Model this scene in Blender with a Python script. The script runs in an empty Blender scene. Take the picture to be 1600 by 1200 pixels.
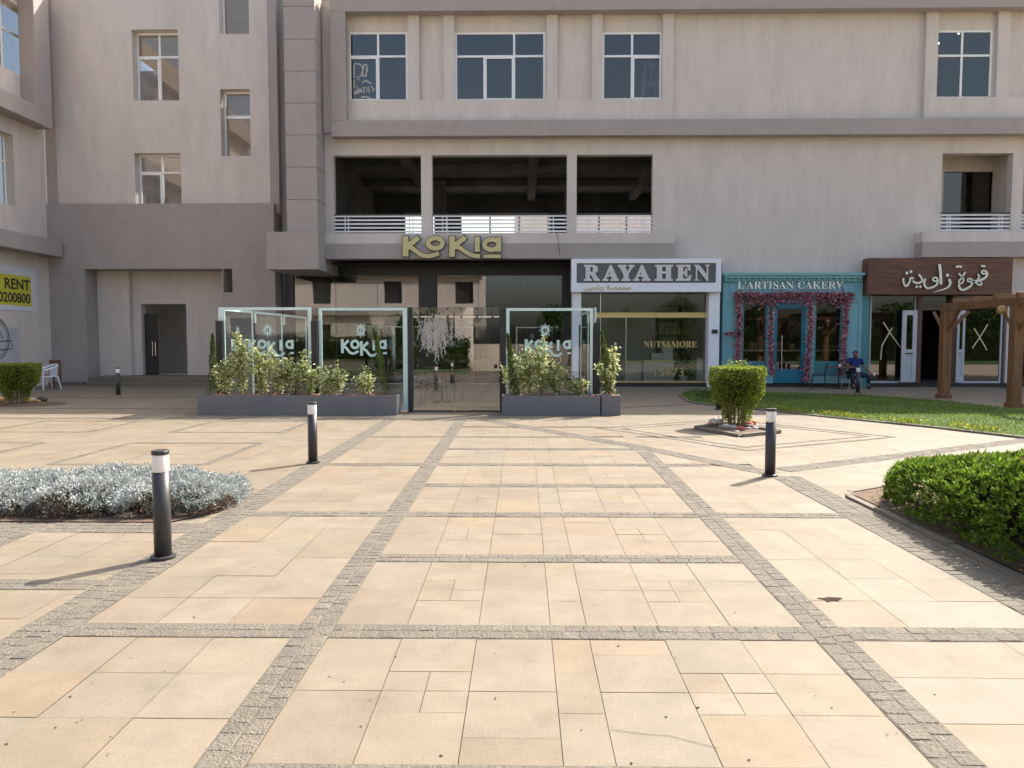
import bpy, math, random
import numpy as np
from mathutils import Vector, Matrix
random.seed(7); rng = np.random.default_rng(7)
S = bpy.context.scene
COL = S.collection
PI = math.pi

# ---------------------------------------------------------------- camera, world, sun, exposure
F, HC = 1155.0, 1.6
TH, PS = math.atan(68 / F), math.atan(17 / F)
cam = bpy.data.objects.new('camera', bpy.data.cameras.new('camera'))
COL.objects.link(cam)
cam.location = (0, 0, HC)
cam.rotation_euler = (PI / 2 - TH, 0, PS)
cam.data.sensor_width = 36; cam.data.lens = 36 * F / 1600
cam.data.clip_start = 0.05; cam.data.clip_end = 2000
S.camera = cam

W = bpy.data.worlds.new('World'); S.world = W; W.use_nodes = True
nt = W.node_tree
sky = nt.nodes.new('ShaderNodeTexSky'); sky.sky_type = 'NISHITA'; sky.sun_disc = False
SUN_EL, SUN_AZ = math.radians(44.5), math.radians(45)     # azimuth from +Y towards +X
sky.sun_elevation = SUN_EL; sky.sun_rotation = SUN_AZ
sky.air_density = 1.2; sky.dust_density = 5.0; sky.ozone_density = 1.0
bg = nt.nodes['Background']; bg.inputs['Strength'].default_value = 0.10
nt.links.new(sky.outputs[0], bg.inputs['Color'])
sl = bpy.data.lights.new('sun', 'SUN'); sl.energy = 3.05; sl.angle = math.radians(0.5); sl.color = (1.0, 0.93, 0.84)
so = bpy.data.objects.new('sun', sl); COL.objects.link(so)
sdir = Vector((math.sin(SUN_AZ) * math.cos(SUN_EL), math.cos(SUN_AZ) * math.cos(SUN_EL), math.sin(SUN_EL)))
so.rotation_euler = sdir.to_track_quat('Z', 'Y').to_euler(); so.location = (10, 10, 40)
S.view_settings.view_transform = 'Standard'; S.view_settings.look = 'None'
S.view_settings.gamma = 1; S.view_settings.exposure = 1.66
S.render.engine = 'CYCLES'
S.cycles.transparent_max_bounces = 24; S.cycles.max_bounces = 10

# ---------------------------------------------------------------- turning photo readings into places
def ray(px, py):
    u, v = (px - 800) / F, (py - 600) / F
    y, z = math.cos(TH) - v * math.sin(TH), -math.sin(TH) - v * math.cos(TH)
    c, s = math.cos(PS), math.sin(PS)
    return (u * c - y * s, u * s + y * c, z)
def P(px, py, Y):
    r = ray(px, py); t = Y / r[1]
    return (r[0] * t, HC + r[2] * t)
def G(px, py):
    r = ray(px, py); t = -HC / r[2]
    return (r[0] * t, r[1] * t)
def R(a, b, c, d, Y):
    """pixel rectangle on the plane y = Y -> x0, x1, z0, z1"""
    mx, my = (a + c) / 2, (b + d) / 2
    return P(a, my, Y)[0], P(c, my, Y)[0], P(mx, d, Y)[1], P(mx, b, Y)[1]
def PX(px, py, X):
    """pixel on the plane x = X -> y, z"""
    r = ray(px, py); t = X / r[0]
    return (r[1] * t, HC + r[2] * t)

# ---------------------------------------------------------------- materials
def newmat(name):
    m = bpy.data.materials.new(name); m.use_nodes = True
    n = m.node_tree.nodes; l = m.node_tree.links
    return m, n, l, n['Principled BSDF']
def mat(name, col, rough=0.8, metal=0.0, var=0.12, scale=2.0, bump=0.0, bscale=40.0, stretch=(1, 1, 1), spec=0.5, attr=False, var2=0.0, scale2=0.4, speck=0.0, stain=0.0, sscale=3.0):
    m, n, l, b = newmat(name)
    b.inputs['Roughness'].default_value = rough; b.inputs['Metallic'].default_value = metal
    b.inputs['Specular IOR Level'].default_value = spec
    geo = n.new('ShaderNodeNewGeometry')
    mp = n.new('ShaderNodeMapping'); mp.inputs['Scale'].default_value = stretch
    l.new(geo.outputs['Position'], mp.inputs['Vector'])
    base = None
    if attr:
        a = n.new('ShaderNodeAttribute'); a.attribute_name = 'Col'; base = a.outputs['Color']
    def layer(prev, sc, amt):
        t = n.new('ShaderNodeTexNoise'); t.inputs['Scale'].default_value = sc; t.inputs['Detail'].default_value = 6; t.inputs['Roughness'].default_value = 0.65
        l.new(mp.outputs[0], t.inputs['Vector'])
        r = n.new('ShaderNodeMapRange'); r.inputs['From Min'].default_value = 0.25; r.inputs['From Max'].default_value = 0.75
        r.inputs['To Min'].default_value = 1 - amt; r.inputs['To Max'].default_value = 1 + amt
        l.new(t.outputs['Fac'], r.inputs['Value'])
        v = n.new('ShaderNodeVectorMath'); v.operation = 'SCALE'
        if prev is None: v.inputs[0].default_value = col
        else: l.new(prev, v.inputs[0])
        l.new(r.outputs[0], v.inputs['Scale'])
        return v.outputs[0]
    o = layer(base, scale, var)
    if var2: o = layer(o, scale2, var2)
    if speck: o = layer(o, 70, speck)
    if stain:
        t = n.new('ShaderNodeTexNoise'); t.inputs['Scale'].default_value = sscale; t.inputs['Detail'].default_value = 8; t.inputs['Roughness'].default_value = 0.7; t.inputs['Distortion'].default_value = 0.4
        l.new(mp.outputs[0], t.inputs['Vector'])
        r = n.new('ShaderNodeMapRange'); r.inputs['From Min'].default_value = 0.54; r.inputs['From Max'].default_value = 0.72; r.inputs['To Min'].default_value = 1.0; r.inputs['To Max'].default_value = 1 - stain
        l.new(t.outputs['Fac'], r.inputs['Value'])
        v = n.new('ShaderNodeVectorMath'); v.operation = 'SCALE'; l.new(o, v.inputs[0]); l.new(r.outputs[0], v.inputs['Scale']); o = v.outputs[0]
    l.new(o, b.inputs['Base Color'])
    if bump:
        t = n.new('ShaderNodeTexNoise'); t.inputs['Scale'].default_value = bscale; t.inputs['Detail'].default_value = 4
        l.new(mp.outputs[0], t.inputs['Vector'])
        bp = n.new('ShaderNodeBump'); bp.inputs['Strength'].default_value = bump; bp.inputs['Distance'].default_value = 0.02
        l.new(t.outputs['Fac'], bp.inputs['Height']); l.new(bp.outputs[0], b.inputs['Normal'])
    return m
def leafmat(name, trans=0.35, rough=0.5):
    m, n, l, b = newmat(name)
    a = n.new('ShaderNodeAttribute'); a.attribute_name = 'Col'
    l.new(a.outputs['Color'], b.inputs['Base Color']); b.inputs['Roughness'].default_value = rough
    b.inputs['Specular IOR Level'].default_value = 0.3
    t = n.new('ShaderNodeBsdfTranslucent'); l.new(a.outputs['Color'], t.inputs['Color'])
    mx = n.new('ShaderNodeMixShader'); mx.inputs[0].default_value = trans
    l.new(b.outputs[0], mx.inputs[1]); l.new(t.outputs[0], mx.inputs[2])
    l.new(mx.outputs[0], n['Material Output'].inputs['Surface'])
    return m
def glassmat(name, tint, ior=1.5, gl=(0.95, 0.97, 1.0), wob=0.0, wscale=0.5):
    m, n, l, b = newmat(name); n.remove(b)
    t = n.new('ShaderNodeBsdfTransparent'); t.inputs[0].default_value = (*tint, 1)
    g = n.new('ShaderNodeBsdfGlossy'); g.inputs['Color'].default_value = (*gl, 1); g.inputs['Roughness'].default_value = 0.01
    f = n.new('ShaderNodeFresnel'); f.inputs[0].default_value = ior
    mx = n.new('ShaderNodeMixShader')
    if wob:
        geo = n.new('ShaderNodeNewGeometry')
        nz = n.new('ShaderNodeTexNoise'); nz.inputs['Scale'].default_value = wscale; nz.inputs['Detail'].default_value = 1
        l.new(geo.outputs['Position'], nz.inputs['Vector'])
        bp = n.new('ShaderNodeBump'); bp.inputs['Strength'].default_value = wob; bp.inputs['Distance'].default_value = 0.05
        l.new(nz.outputs['Fac'], bp.inputs['Height']); l.new(bp.outputs[0], g.inputs['Normal'])
    l.new(f.outputs[0], mx.inputs[0]); l.new(t.outputs[0], mx.inputs[1]); l.new(g.outputs[0], mx.inputs[2])
    l.new(mx.outputs[0], n['Material Output'].inputs['Surface'])
    return m
def woodmat(name, c1, c2, rough=0.55, stretch=(1, 1, 12)):
    m, n, l, b = newmat(name)
    geo = n.new('ShaderNodeNewGeometry'); mp = n.new('ShaderNodeMapping'); mp.inputs['Scale'].default_value = stretch
    l.new(geo.outputs['Position'], mp.inputs['Vector'])
    t = n.new('ShaderNodeTexNoise'); t.inputs['Scale'].default_value = 3; t.inputs['Detail'].default_value = 8; t.inputs['Distortion'].default_value = 0.6
    l.new(mp.outputs[0], t.inputs['Vector'])
    r = n.new('ShaderNodeValToRGB'); r.color_ramp.elements[0].position = 0.35; r.color_ramp.elements[1].position = 0.68
    r.color_ramp.elements[0].color = (*c1, 1); r.color_ramp.elements[1].color = (*c2, 1)
    l.new(t.outputs['Fac'], r.inputs[0]); l.new(r.outputs[0], b.inputs['Base Color']); b.inputs['Roughness'].default_value = rough
    return m
M = {}
M['beige'] = mat('stucco beige', (0.60, 0.535, 0.485), 0.9, var=0.09, scale=3.0, bump=0.3, bscale=30, stretch=(1, 1, 0.25), var2=0.07, scale2=0.7, stain=0.06, sscale=1.6)
M['taupe'] = mat('stucco taupe', (0.365, 0.322, 0.298), 0.9, var=0.06, scale=3.0, bump=0.2, bscale=40, stretch=(1, 1, 0.4), var2=0.06, scale2=0.6, stain=0.08, sscale=1.8)
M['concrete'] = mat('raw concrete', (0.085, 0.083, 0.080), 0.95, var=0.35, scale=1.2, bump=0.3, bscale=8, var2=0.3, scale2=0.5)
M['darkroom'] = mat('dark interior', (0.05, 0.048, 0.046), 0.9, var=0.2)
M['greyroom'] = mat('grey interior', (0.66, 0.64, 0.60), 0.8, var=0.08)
M['white_metal'] = mat('white painted metal', (0.80, 0.80, 0.79), 0.35, var=0.03)
M['white_paint'] = mat('white lacquer board', (0.80, 0.81, 0.86), 0.4, var=0.03)
M['black_metal'] = mat('black powder coat', (0.018, 0.018, 0.02), 0.45, var=0.1)
M['dark_metal'] = mat('charcoal metal', (0.035, 0.033, 0.034), 0.42, var=0.15, scale=8)
M['planter'] = mat('grey planter', (0.15, 0.155, 0.165), 0.55, var=0.1, scale=3)
M['grey_panel'] = mat('grey sign panel', (0.12, 0.12, 0.13), 0.5, var=0.05)
M['slab'] = mat('limestone slab', (1, 1, 1), 0.72, attr=True, var=0.13, scale=4, bump=0.12, bscale=60, var2=0.12, scale2=1.1, speck=0.10, stain=0.16, sscale=2.6, spec=0.35)
M['cobble'] = mat('granite cobble', (1, 1, 1), 0.85, attr=True, var=0.28, scale=45, bump=0.7, bscale=80, var2=0.12, scale2=3, speck=0.22)
M['grout'] = mat('sandy joint', (0.135, 0.108, 0.074), 0.95, var=0.2, scale=6)
M['mortar'] = mat('dark mortar', (0.125, 0.108, 0.08), 0.95, var=0.3, scale=20, bump=0.4)
M['earth'] = mat('open ground', (0.40, 0.32, 0.23), 0.95, var=0.2, scale=0.4)
M['soil'] = mat('dry soil', (0.13, 0.085, 0.055), 0.95, var=0.4, scale=14, bump=0.8, bscale=30)
M['redsoil'] = mat('red mulch', (0.20, 0.05, 0.03), 0.95, var=0.4, scale=20, bump=0.8, bscale=60)
M['lawn'] = mat('lawn turf', (0.045, 0.085, 0.018), 0.95, var=0.3, scale=3, bump=0.5, bscale=50)
M['kerb'] = mat('kerb stone', (0.175, 0.148, 0.112), 0.85, var=0.15, scale=6, bump=0.3)
M['leaf'] = leafmat('green leaf', 0.5); M['silver'] = leafmat('silver leaf', 0.2, 0.7); M['cream'] = leafmat('variegated leaf', 0.58, 0.45)
M['petal'] = leafmat('pink petal', 0.3, 0.7)
M['twig'] = mat('twig bark', (0.22, 0.165, 0.10), 0.9, var=0.3, scale=20)
M['core'] = mat('shade dark core', (0.02, 0.024, 0.010), 1.0, var=0.4, scale=20, spec=0.0)  # near-black, shade inside foliage put into the colour; also on the garland vine
M['winglass'] = glassmat('window glass', (0.38, 0.40, 0.42), 2.0, gl=(1.0, 0.95, 0.88))
M['shopglass'] = glassmat('shop glass', (0.90, 0.93, 0.91), 1.9, wob=0.012)
M['tintglass'] = glassmat('tinted shop glass', (0.40, 0.42, 0.42), 2.1, wob=0.02, wscale=0.6)
M['clearglass'] = glassmat('screen glass', (0.84, 0.89, 0.87), 1.75)
M['doorglass'] = glassmat('door glass', (0.70, 0.72, 0.70), 2.3)
M['glassedge'] = mat('polished glass edge', (0.62, 0.78, 0.75), 0.2, var=0.05)
M['etch'] = mat('pale green vinyl', (0.55, 0.73, 0.70), 0.5, var=0.03)
M['frost'] = mat('white vinyl', (0.44, 0.42, 0.38), 0.6, var=0.1)
M['gold'] = mat('brushed gold', (0.58, 0.50, 0.24), 0.5, var=0.05)
M['brass'] = mat('brass', (0.62, 0.46, 0.22), 0.3, metal=0.8, var=0.05)
M['steel'] = mat('polished steel', (0.75, 0.75, 0.76), 0.18, metal=1.0, var=0.03)
M['letter'] = mat('pale sign letter', (0.62, 0.61, 0.64), 0.5, var=0.03)
M['letterside'] = mat('cream letter side', (0.75, 0.66, 0.42), 0.5, var=0.03)
M['teal'] = mat('teal paint', (0.18, 0.385, 0.44), 0.45, var=0.05, scale=2)
M['teal_side'] = mat('deep teal paint', (0.06, 0.22, 0.235), 0.45, var=0.05)
M['teal_door'] = mat('blue teal door', (0.015, 0.17, 0.26), 0.4, var=0.06)
M['signwood'] = woodmat('dark sign boards', (0.082, 0.032, 0.018), (0.165, 0.072, 0.04), stretch=(0.5, 1, 9))
M['framewood'] = woodmat('door frame wood', (0.06, 0.03, 0.02), (0.13, 0.065, 0.04), stretch=(9, 9, 0.6))
M['pergola'] = woodmat('pergola wood', (0.135, 0.06, 0.023), (0.25, 0.122, 0.046), stretch=(9, 9, 0.6))
M['palewood'] = mat('pale painted wood', (0.44, 0.46, 0.48), 0.6, var=0.08)
M['lens'] = mat('opal bollard lens', (0.85, 0.78, 0.74), 0.3, var=0.02)
M['yellow'] = mat('yellow vinyl', (0.55, 0.50, 0.045), 0.6, var=0.05)
M['banner'] = mat('white vinyl banner', (0.62, 0.62, 0.68), 0.6, var=0.05)
M['ink'] = mat('black lettering', (0.015, 0.015, 0.02), 0.6, var=0.0)
M['palepanel'] = mat('pale wall sticker', (0.44, 0.44, 0.44), 0.7, var=0.08)
M['plastic'] = mat('white plastic', (0.72, 0.74, 0.78), 0.4, var=0.03)
M['brownwood'] = mat('reddish brown wood', (0.15, 0.06, 0.035), 0.6, var=0.2, scale=8)
M['skin'] = mat('skin', (0.20, 0.10, 0.065), 0.6, var=0.05)
M['shirt'] = mat('blue cotton', (0.006, 0.015, 0.11), 0.85, var=0.1, scale=10)
M['trousers'] = mat('navy trousers', (0.02, 0.022, 0.035), 0.9, var=0.1)
M['shoe'] = mat('black shoe leather', (0.02, 0.015, 0.014), 0.5, var=0.1)
M['hair'] = mat('short grey hair', (0.10, 0.075, 0.06), 0.9, var=0.2, scale=60)
M['rock'] = mat('pale pebble', (0.45, 0.41, 0.36), 0.8, var=0.15, scale=10, bump=0.2)
M['redrock'] = mat('red pebble', (0.45, 0.12, 0.10), 0.8, var=0.25, scale=10, bump=0.2)
M['ochrerock'] = mat('ochre pebble', (0.42, 0.27, 0.11), 0.8, var=0.2, scale=10, bump=0.2)
M['darkrock'] = mat('dark pebble', (0.09, 0.075, 0.07), 0.8, var=0.2, scale=10, bump=0.2)
M['stain'] = mat('oil stain', (0.06, 0.045, 0.036), 0.95, var=0.3, scale=30, spec=0.0)
M['rubber'] = mat('black rubber', (0.015, 0.015, 0.016), 0.6, var=0.1)
M['tape'] = mat('cream tape', (0.62, 0.58, 0.36), 0.6, var=0.05)
m_, n_, l_, b_ = newmat('lit lamp'); b_.inputs['Emission Color'].default_value = (1, .93, .8, 1); b_.inputs['Emission Strength'].default_value = 3.0; M['lamp'] = m_
M['counter'] = mat('white counter', (0.72, 0.71, 0.66), 0.4, var=0.04)

# ---------------------------------------------------------------- mesh building
def wloc(o):
    v = Vector((0, 0, 0))
    while o is not None: v = v + o.location; o = o.parent
    return v
class MB:
    def __init__(s): s.v = []; s.f = []; s.c = []
    def add(s, vs, fs, col=None):
        k = len(s.v); s.v += [tuple(p) for p in vs]; s.f += [tuple(i + k for i in f) for f in fs]
        s.c += [col] * len(fs); return s
    def quad(s, a, b, c, d, col=None): return s.add([a, b, c, d], [(0, 1, 2, 3)], col)
    def box(s, x0, x1, y0, y1, z0, z1, col=None):
        s.add([(x0, y0, z0), (x1, y0, z0), (x1, y1, z0), (x0, y1, z0), (x0, y0, z1), (x1, y0, z1), (x1, y1, z1), (x0, y1, z1)],
              [(0, 3, 2, 1), (4, 5, 6, 7), (0, 1, 5, 4), (1, 2, 6, 5), (2, 3, 7, 6), (3, 0, 4, 7)], col)
        return s
    def tube(s, pts, r, n=8, cap=True, col=None):
        pts = [Vector(p) for p in pts]; rs = r if isinstance(r, (list, tuple)) else [r] * len(pts)
        k = len(s.v); vs = []; fs = []
        up = None
        for i, p in enumerate(pts):
            d = (pts[min(i + 1, len(pts) - 1)] - pts[max(i - 1, 0)]).normalized()
            if up is None:
                up = Vector((0, 0, 1)) if abs(d.z) < 0.9 else Vector((0, 1, 0))
            a = d.cross(up)
            if a.length < 1e-4: a = d.cross(Vector((1, 0, 0)))
            a.normalize(); b = a.cross(d).normalized(); up = b
            for j in range(n):
                t = 2 * PI * j / n
                vs.append(p + a * (rs[i] * math.cos(t)) + b * (rs[i] * math.sin(t)))
        for i in range(len(pts) - 1):
            for j in range(n):
                j2 = (j + 1) % n
                fs.append((i * n + j, i * n + j2, (i + 1) * n + j2, (i + 1) * n + j))
        if cap:
            fs.append(tuple(range(n - 1, -1, -1))); fs.append(tuple((len(pts) - 1) * n + j for j in range(n)))
        s.add(vs, fs, col); return s
    def lathe(s, cx, cy, prof, n=24):
        vs = []; fs = []
        for (r, z) in prof:
            for j in range(n):
                t = 2 * PI * j / n; vs.append((cx + r * math.cos(t), cy + r * math.sin(t), z))
        for i in range(len(prof) - 1):
            for j in range(n):
                j2 = (j + 1) % n; fs.append((i * n + j, i * n + j2, (i + 1) * n + j2, (i + 1) * n + j))
        fs.append(tuple(range(n - 1, -1, -1))); fs.append(tuple((len(prof) - 1) * n + j for j in range(n)))
        s.add(vs, fs); return s
    def prism(s, poly, fn, d0, d1):
        """closed polygon of (u, v) mapped by fn(u, v, d) and extruded from depth d0 to d1"""
        n = len(poly)
        vs = [fn(u, v, d0) for u, v in poly] + [fn(u, v, d1) for u, v in poly]
        fs = [tuple(range(n)), tuple(range(2 * n - 1, n - 1, -1))]
        for i in range(n): j = (i + 1) % n; fs.append((i, i + n, j + n, j))
        s.add(vs, fs); return s
    def ribbon(s, pts, w, fn, d0, d1, closed=False):
        """stroke of width w (or list) along (u, v) points"""
        n = len(pts); ws = w if isinstance(w, (list, tuple)) else [w] * n
        L = []; Rr = []
        for i in range(n):
            a = pts[(i - 1) % n] if closed or i > 0 else pts[i]
            b = pts[(i + 1) % n] if closed or i < n - 1 else pts[i]
            dx, dy = b[0] - a[0], b[1] - a[1]; q = math.hypot(dx, dy) or 1
            nx, ny = -dy / q * ws[i] / 2, dx / q * ws[i] / 2
            L.append((pts[i][0] + nx, pts[i][1] + ny)); Rr.append((pts[i][0] - nx, pts[i][1] - ny))
        vs = [fn(u, v, d) for d in (d0, d1) for ring in (L, Rr) for u, v in ring]
        fs = []
        m = n if closed else n - 1
        for i in range(m):
            j = (i + 1) % n
            fs += [(i, j, n + j, n + i), (2 * n + i, 3 * n + i, 3 * n + j, 2 * n + j), (i, 2 * n + i, 2 * n + j, j), (n + i, n + j, 3 * n + j, 3 * n + i)]
        if not closed:
            fs += [(0, n, 3 * n, 2 * n), (n - 1, 3 * n - 1, 4 * n - 1, 2 * n - 1)]
        s.add(vs, fs); return s
    def wall(s, x0, x1, z0, z1, yf, yb, holes):
        """wall slab facing -Y with rectangular openings (x0, x1, z0, z1)"""
        xs = sorted(set([x0, x1] + [min(max(h[i], x0), x1) for h in holes for i in (0, 1)]))
        zs = sorted(set([z0, z1] + [min(max(h[i], z0), z1) for h in holes for i in (2, 3)]))
        nx, nz = len(xs) - 1, len(zs) - 1
        def solid(i, j):
            if i < 0 or j < 0 or i >= nx or j >= nz: return False
            cx, cz = (xs[i] + xs[i + 1]) / 2, (zs[j] + zs[j + 1]) / 2
            return not any(h[0] < cx < h[1] and h[2] < cz < h[3] for h in holes)
        for i in range(nx):
            for j in range(nz):
                if not solid(i, j): continue
                a, b, c, d = xs[i], xs[i + 1], zs[j], zs[j + 1]
                s.quad((a, yf, c), (b, yf, c), (b, yf, d), (a, yf, d))
                s.quad((b, yb, c), (a, yb, c), (a, yb, d), (b, yb, d))
                if not solid(i - 1, j): s.quad((a, yb, c), (a, yf, c), (a, yf, d), (a, yb, d))
                if not solid(i + 1, j): s.quad((b, yf, c), (b, yb, c), (b, yb, d), (b, yf, d))
                if not solid(i, j - 1): s.quad((a, yb, c), (b, yb, c), (b, yf, c), (a, yf, c))
                if not solid(i, j + 1): s.quad((a, yf, d), (b, yf, d), (b, yb, d), (a, yb, d))
        return s
    def turn(s, cx, cy, ang):
        c, q = math.cos(ang), math.sin(ang)
        s.v = [(cx + (x - cx) * c - (y - cy) * q, cy + (x - cx) * q + (y - cy) * c, z) for x, y, z in s.v]; return s
    def build(s, name, material, parent=None, smooth=False, bevel=0.0, origin=None):
        me = bpy.data.meshes.new(name)
        if parent is not None: o0 = wloc(parent)
        elif origin is not None: o0 = Vector(origin)
        else:
            a = np.array(s.v); o0 = Vector(((a[:, 0].min() + a[:, 0].max()) / 2, (a[:, 1].min() + a[:, 1].max()) / 2, a[:, 2].min()))
        me.from_pydata([(x - o0.x, y - o0.y, z - o0.z) for x, y, z in s.v], [], s.f)
        if any(c is not None for c in s.c):
            ca = me.color_attributes.new('Col', 'FLOAT_COLOR', 'CORNER')
            arr = np.ones((len(me.loops), 4), np.float32)
            cols = np.array([c if c is not None else (0.5, 0.5, 0.5) for c in s.c], np.float32)
            tot = np.array([len(f) for f in s.f]); arr[:, :3] = np.repeat(cols, tot, axis=0)
            ca.data.foreach_set('color', arr.ravel())
        me.materials.append(material)
        if smooth: me.polygons.foreach_set('use_smooth', [True] * len(me.polygons))
        me.update()
        o = bpy.data.objects.new(name, me); COL.objects.link(o)
        if parent is not None: o.parent = parent
        else: o.location = o0
        if bevel:
            b = o.modifiers.new('bevel', 'BEVEL'); b.width = bevel; b.segments = 2; b.limit_method = 'ANGLE'
        return o
def leaves(name, pts, dirs, length, width, cols, material, parent=None, origin=None, fold=0.0):
    """many leaf quads as one mesh; pts, dirs (N,3); length, width scalars or (N,)"""
    pts = np.asarray(pts, float); N = len(pts)
    d = np.asarray(dirs, float); d = d / (np.linalg.norm(d, axis=1, keepdims=True) + 1e-9)
    r = rng.normal(size=(N, 3)); sd = np.cross(d, r); sd /= (np.linalg.norm(sd, axis=1, keepdims=True) + 1e-9)
    ln = np.broadcast_to(np.asarray(length, float), (N,))[:, None]; wd = np.broadcast_to(np.asarray(width, float), (N,))[:, None]
    nrm = np.cross(d, sd)
    a = pts; c = pts + d * ln; mid = pts + d * ln * 0.5
    b = mid + sd * wd * 0.5 + nrm * fold * wd; e = mid - sd * wd * 0.5 + nrm * fold * wd
    V = np.stack([a, b, c, e], axis=1).reshape(-1, 3)
    o0 = np.array(wloc(parent)) if parent is not None else (np.array(origin) if origin is not None else np.array([V[:, 0].mean(), V[:, 1].mean(), V[:, 2].min()]))
    V = V - o0
    me = bpy.data.meshes.new(name)
    me.vertices.add(4 * N); me.vertices.foreach_set('co', V.astype(np.float32).ravel())
    me.loops.add(4 * N); me.loops.foreach_set('vertex_index', np.arange(4 * N, dtype=np.int32))
    me.polygons.add(N); me.polygons.foreach_set('loop_start', np.arange(0, 4 * N, 4, dtype=np.int32)); me.polygons.foreach_set('loop_total', np.full(N, 4, np.int32))
    me.update(calc_edges=True)
    ca = me.color_attributes.new('Col', 'FLOAT_COLOR', 'CORNER')
    arr = np.ones((4 * N, 4), np.float32); arr[:, :3] = np.repeat(np.asarray(cols, np.float32), 4, axis=0)
    ca.data.foreach_set('color', arr.ravel())
    me.materials.append(material)
    o = bpy.data.objects.new(name, me); COL.objects.link(o)
    if parent is not None: o.parent = parent
    else: o.location = Vector(o0)
    return o
def mixcols(N, a, b, jit=0.15):
    t = rng.random((N, 1)); c = np.array(a) * (1 - t) + np.array(b) * t
    return np.clip(c * (1 + rng.normal(0, jit, (N, 1))), 0.002, 1)
def tag(o, label=None, cat=None, group=None, kind=None):
    if label: o['label'] = label
    if cat: o['category'] = cat
    if group: o['group'] = group
    if kind: o['kind'] = kind
    return o
def thing(name, label, cat, loc=(0, 0, 0), group=None):
    o = bpy.data.objects.new(name, None); COL.objects.link(o); o.location = loc; o.empty_display_size = 0.2
    return tag(o, label, cat, group)
def copy_tree(o, parent=None):
    c = o.copy(); COL.objects.link(c)
    if parent is not None: c.parent = parent
    for ch in list(o.children): copy_tree(ch, c)
    return c
def text_mesh(body, height, width=None, bold=0.0):
    """flat lettering as mesh data: lower-left at 0,0 in X,Y, scaled to the given cap height and total width"""
    cu = bpy.data.curves.new('lettering', 'FONT'); cu.body = body; cu.size = 1.0; cu.extrude = 0.0; cu.offset = bold
    o = bpy.data.objects.new('lettering', cu); COL.objects.link(o)
    bpy.context.view_layer.update()
    dg = bpy.context.evaluated_depsgraph_get()
    me = bpy.data.meshes.new_from_object(o.evaluated_get(dg), depsgraph=dg)
    COL.objects.unlink(o); bpy.data.objects.remove(o); bpy.data.curves.remove(cu)
    a = np.array([v.co[:] for v in me.vertices]); mn = a.min(0); mx = a.max(0)
    sy = height / (mx[1] - mn[1]); sx = (width / (mx[0] - mn[0])) if width else sy
    mb = MB()
    vs = [((p[0] - mn[0]) * sx, (p[1] - mn[1]) * sy) for p in a]
    return vs, [tuple(p.vertices) for p in me.polygons], me
def text_obj(name, body, height, width, fn, depth, material, parent, bold=0.0):
    """lettering placed by fn(u, v, d); extruded by depth (towards the viewer)"""
    vs, fs, me = text_mesh(body, height, width, bold)
    mb = MB(); n = len(vs)
    V = [fn(u, v, depth) for u, v in vs] + [fn(u, v, 0) for u, v in vs]
    FF = list(fs)
    from collections import Counter
    ec = Counter(); od = {}
    for f in fs:
        for i in range(len(f)):
            a, b = f[i], f[(i + 1) % len(f)]; ec[frozenset((a, b))] += 1; od[frozenset((a, b))] = (a, b)
    for e, c in ec.items():
        if c == 1: a, b = od[e]; FF.append((b, a, a + n, b + n))
    mb.add(V, FF); bpy.data.meshes.remove(me)
    return mb.build(name, material, parent)
BOLD = lambda s: ''.join(chr(0x1D400 + ord(c) - 65) if 'A' <= c <= 'Z' else c for c in s)
def smooth_pts(pts, k=6):
    """Catmull-Rom through the points"""
    if len(pts) < 3: return list(pts)
    out = []; n = len(pts)
    for i in range(n - 1):
        p0, p1, p2, p3 = pts[max(i - 1, 0)], pts[i], pts[i + 1], pts[min(i + 2, n - 1)]
        for j in range(k):
            t = j / k
            out.append(tuple(0.5 * (2 * p1[q] + (-p0[q] + p2[q]) * t + (2 * p0[q] - 5 * p1[q] + 4 * p2[q] - p3[q]) * t * t + (-p0[q] + 3 * p1[q] - 3 * p2[q] + p3[q]) * t ** 3) for q in (0, 1)))
    out.append(tuple(pts[-1])); return out
def ellipse(cx, cy, rx, ry, n=28): return [(cx + rx * math.cos(2 * PI * i / n), cy + ry * math.sin(2 * PI * i / n)) for i in range(n)]

#=STRUCTURE=
# ================================================================ THE SETTING: ground, paving
tag(MB().box(-300, 300, -300, 300, -0.6, -0.03).build('ground', M['earth']), kind='structure')
tag(MB().quad((-24, -6, -0.008), (16.5, -6, -0.008), (16.5, 27.3, -0.008), (-24, 27.3, -0.008)).build('paving_joint_bed', M['grout']), kind='structure')
def warp(x, y):
    a = abs(x); k = 0.008 if a < 1.8 else 0.008 * max(0, (2.9 - a) / 1.1)
    return x * (1 + k * (min(max(y, 0), 14) - 3))
PAL = [(0.2092, 0.1715, 0.1173), (0.2141, 0.1766, 0.1224), (0.2058, 0.1673, 0.113), (0.2141, 0.1791, 0.1275), (0.2117, 0.1665, 0.108), (0.2017, 0.1715, 0.1224), (0.2075, 0.169, 0.1156), (0.2075, 0.1724, 0.119)]
pave = MB()
def slab(x0, x1, y0, y1, g=0.0016, col=None):
    c = col or random.choice(PAL); k = random.uniform(0.93, 1.03); w_ = random.uniform(-.02, .03); c = (c[0] * k, c[1] * k, c[2] * k * (1.03 + w_))
    z = random.uniform(-0.0012, 0.0012)
    pts = [(x0 + g, y0 + g), (x1 - g, y0 + g), (x1 - g, y1 - g), (x0 + g, y1 - g)]
    pave.quad(*[(warp(x, y), y, z + random.uniform(-0.0006, 0.0006)) for x, y in pts], col=c)
BARW, PITCH, BAR0 = 0.19, 1.373, 2.505
XA0, XA1, XB0, XB1 = -1.24, -1.045, 1.552, 1.75
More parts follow.
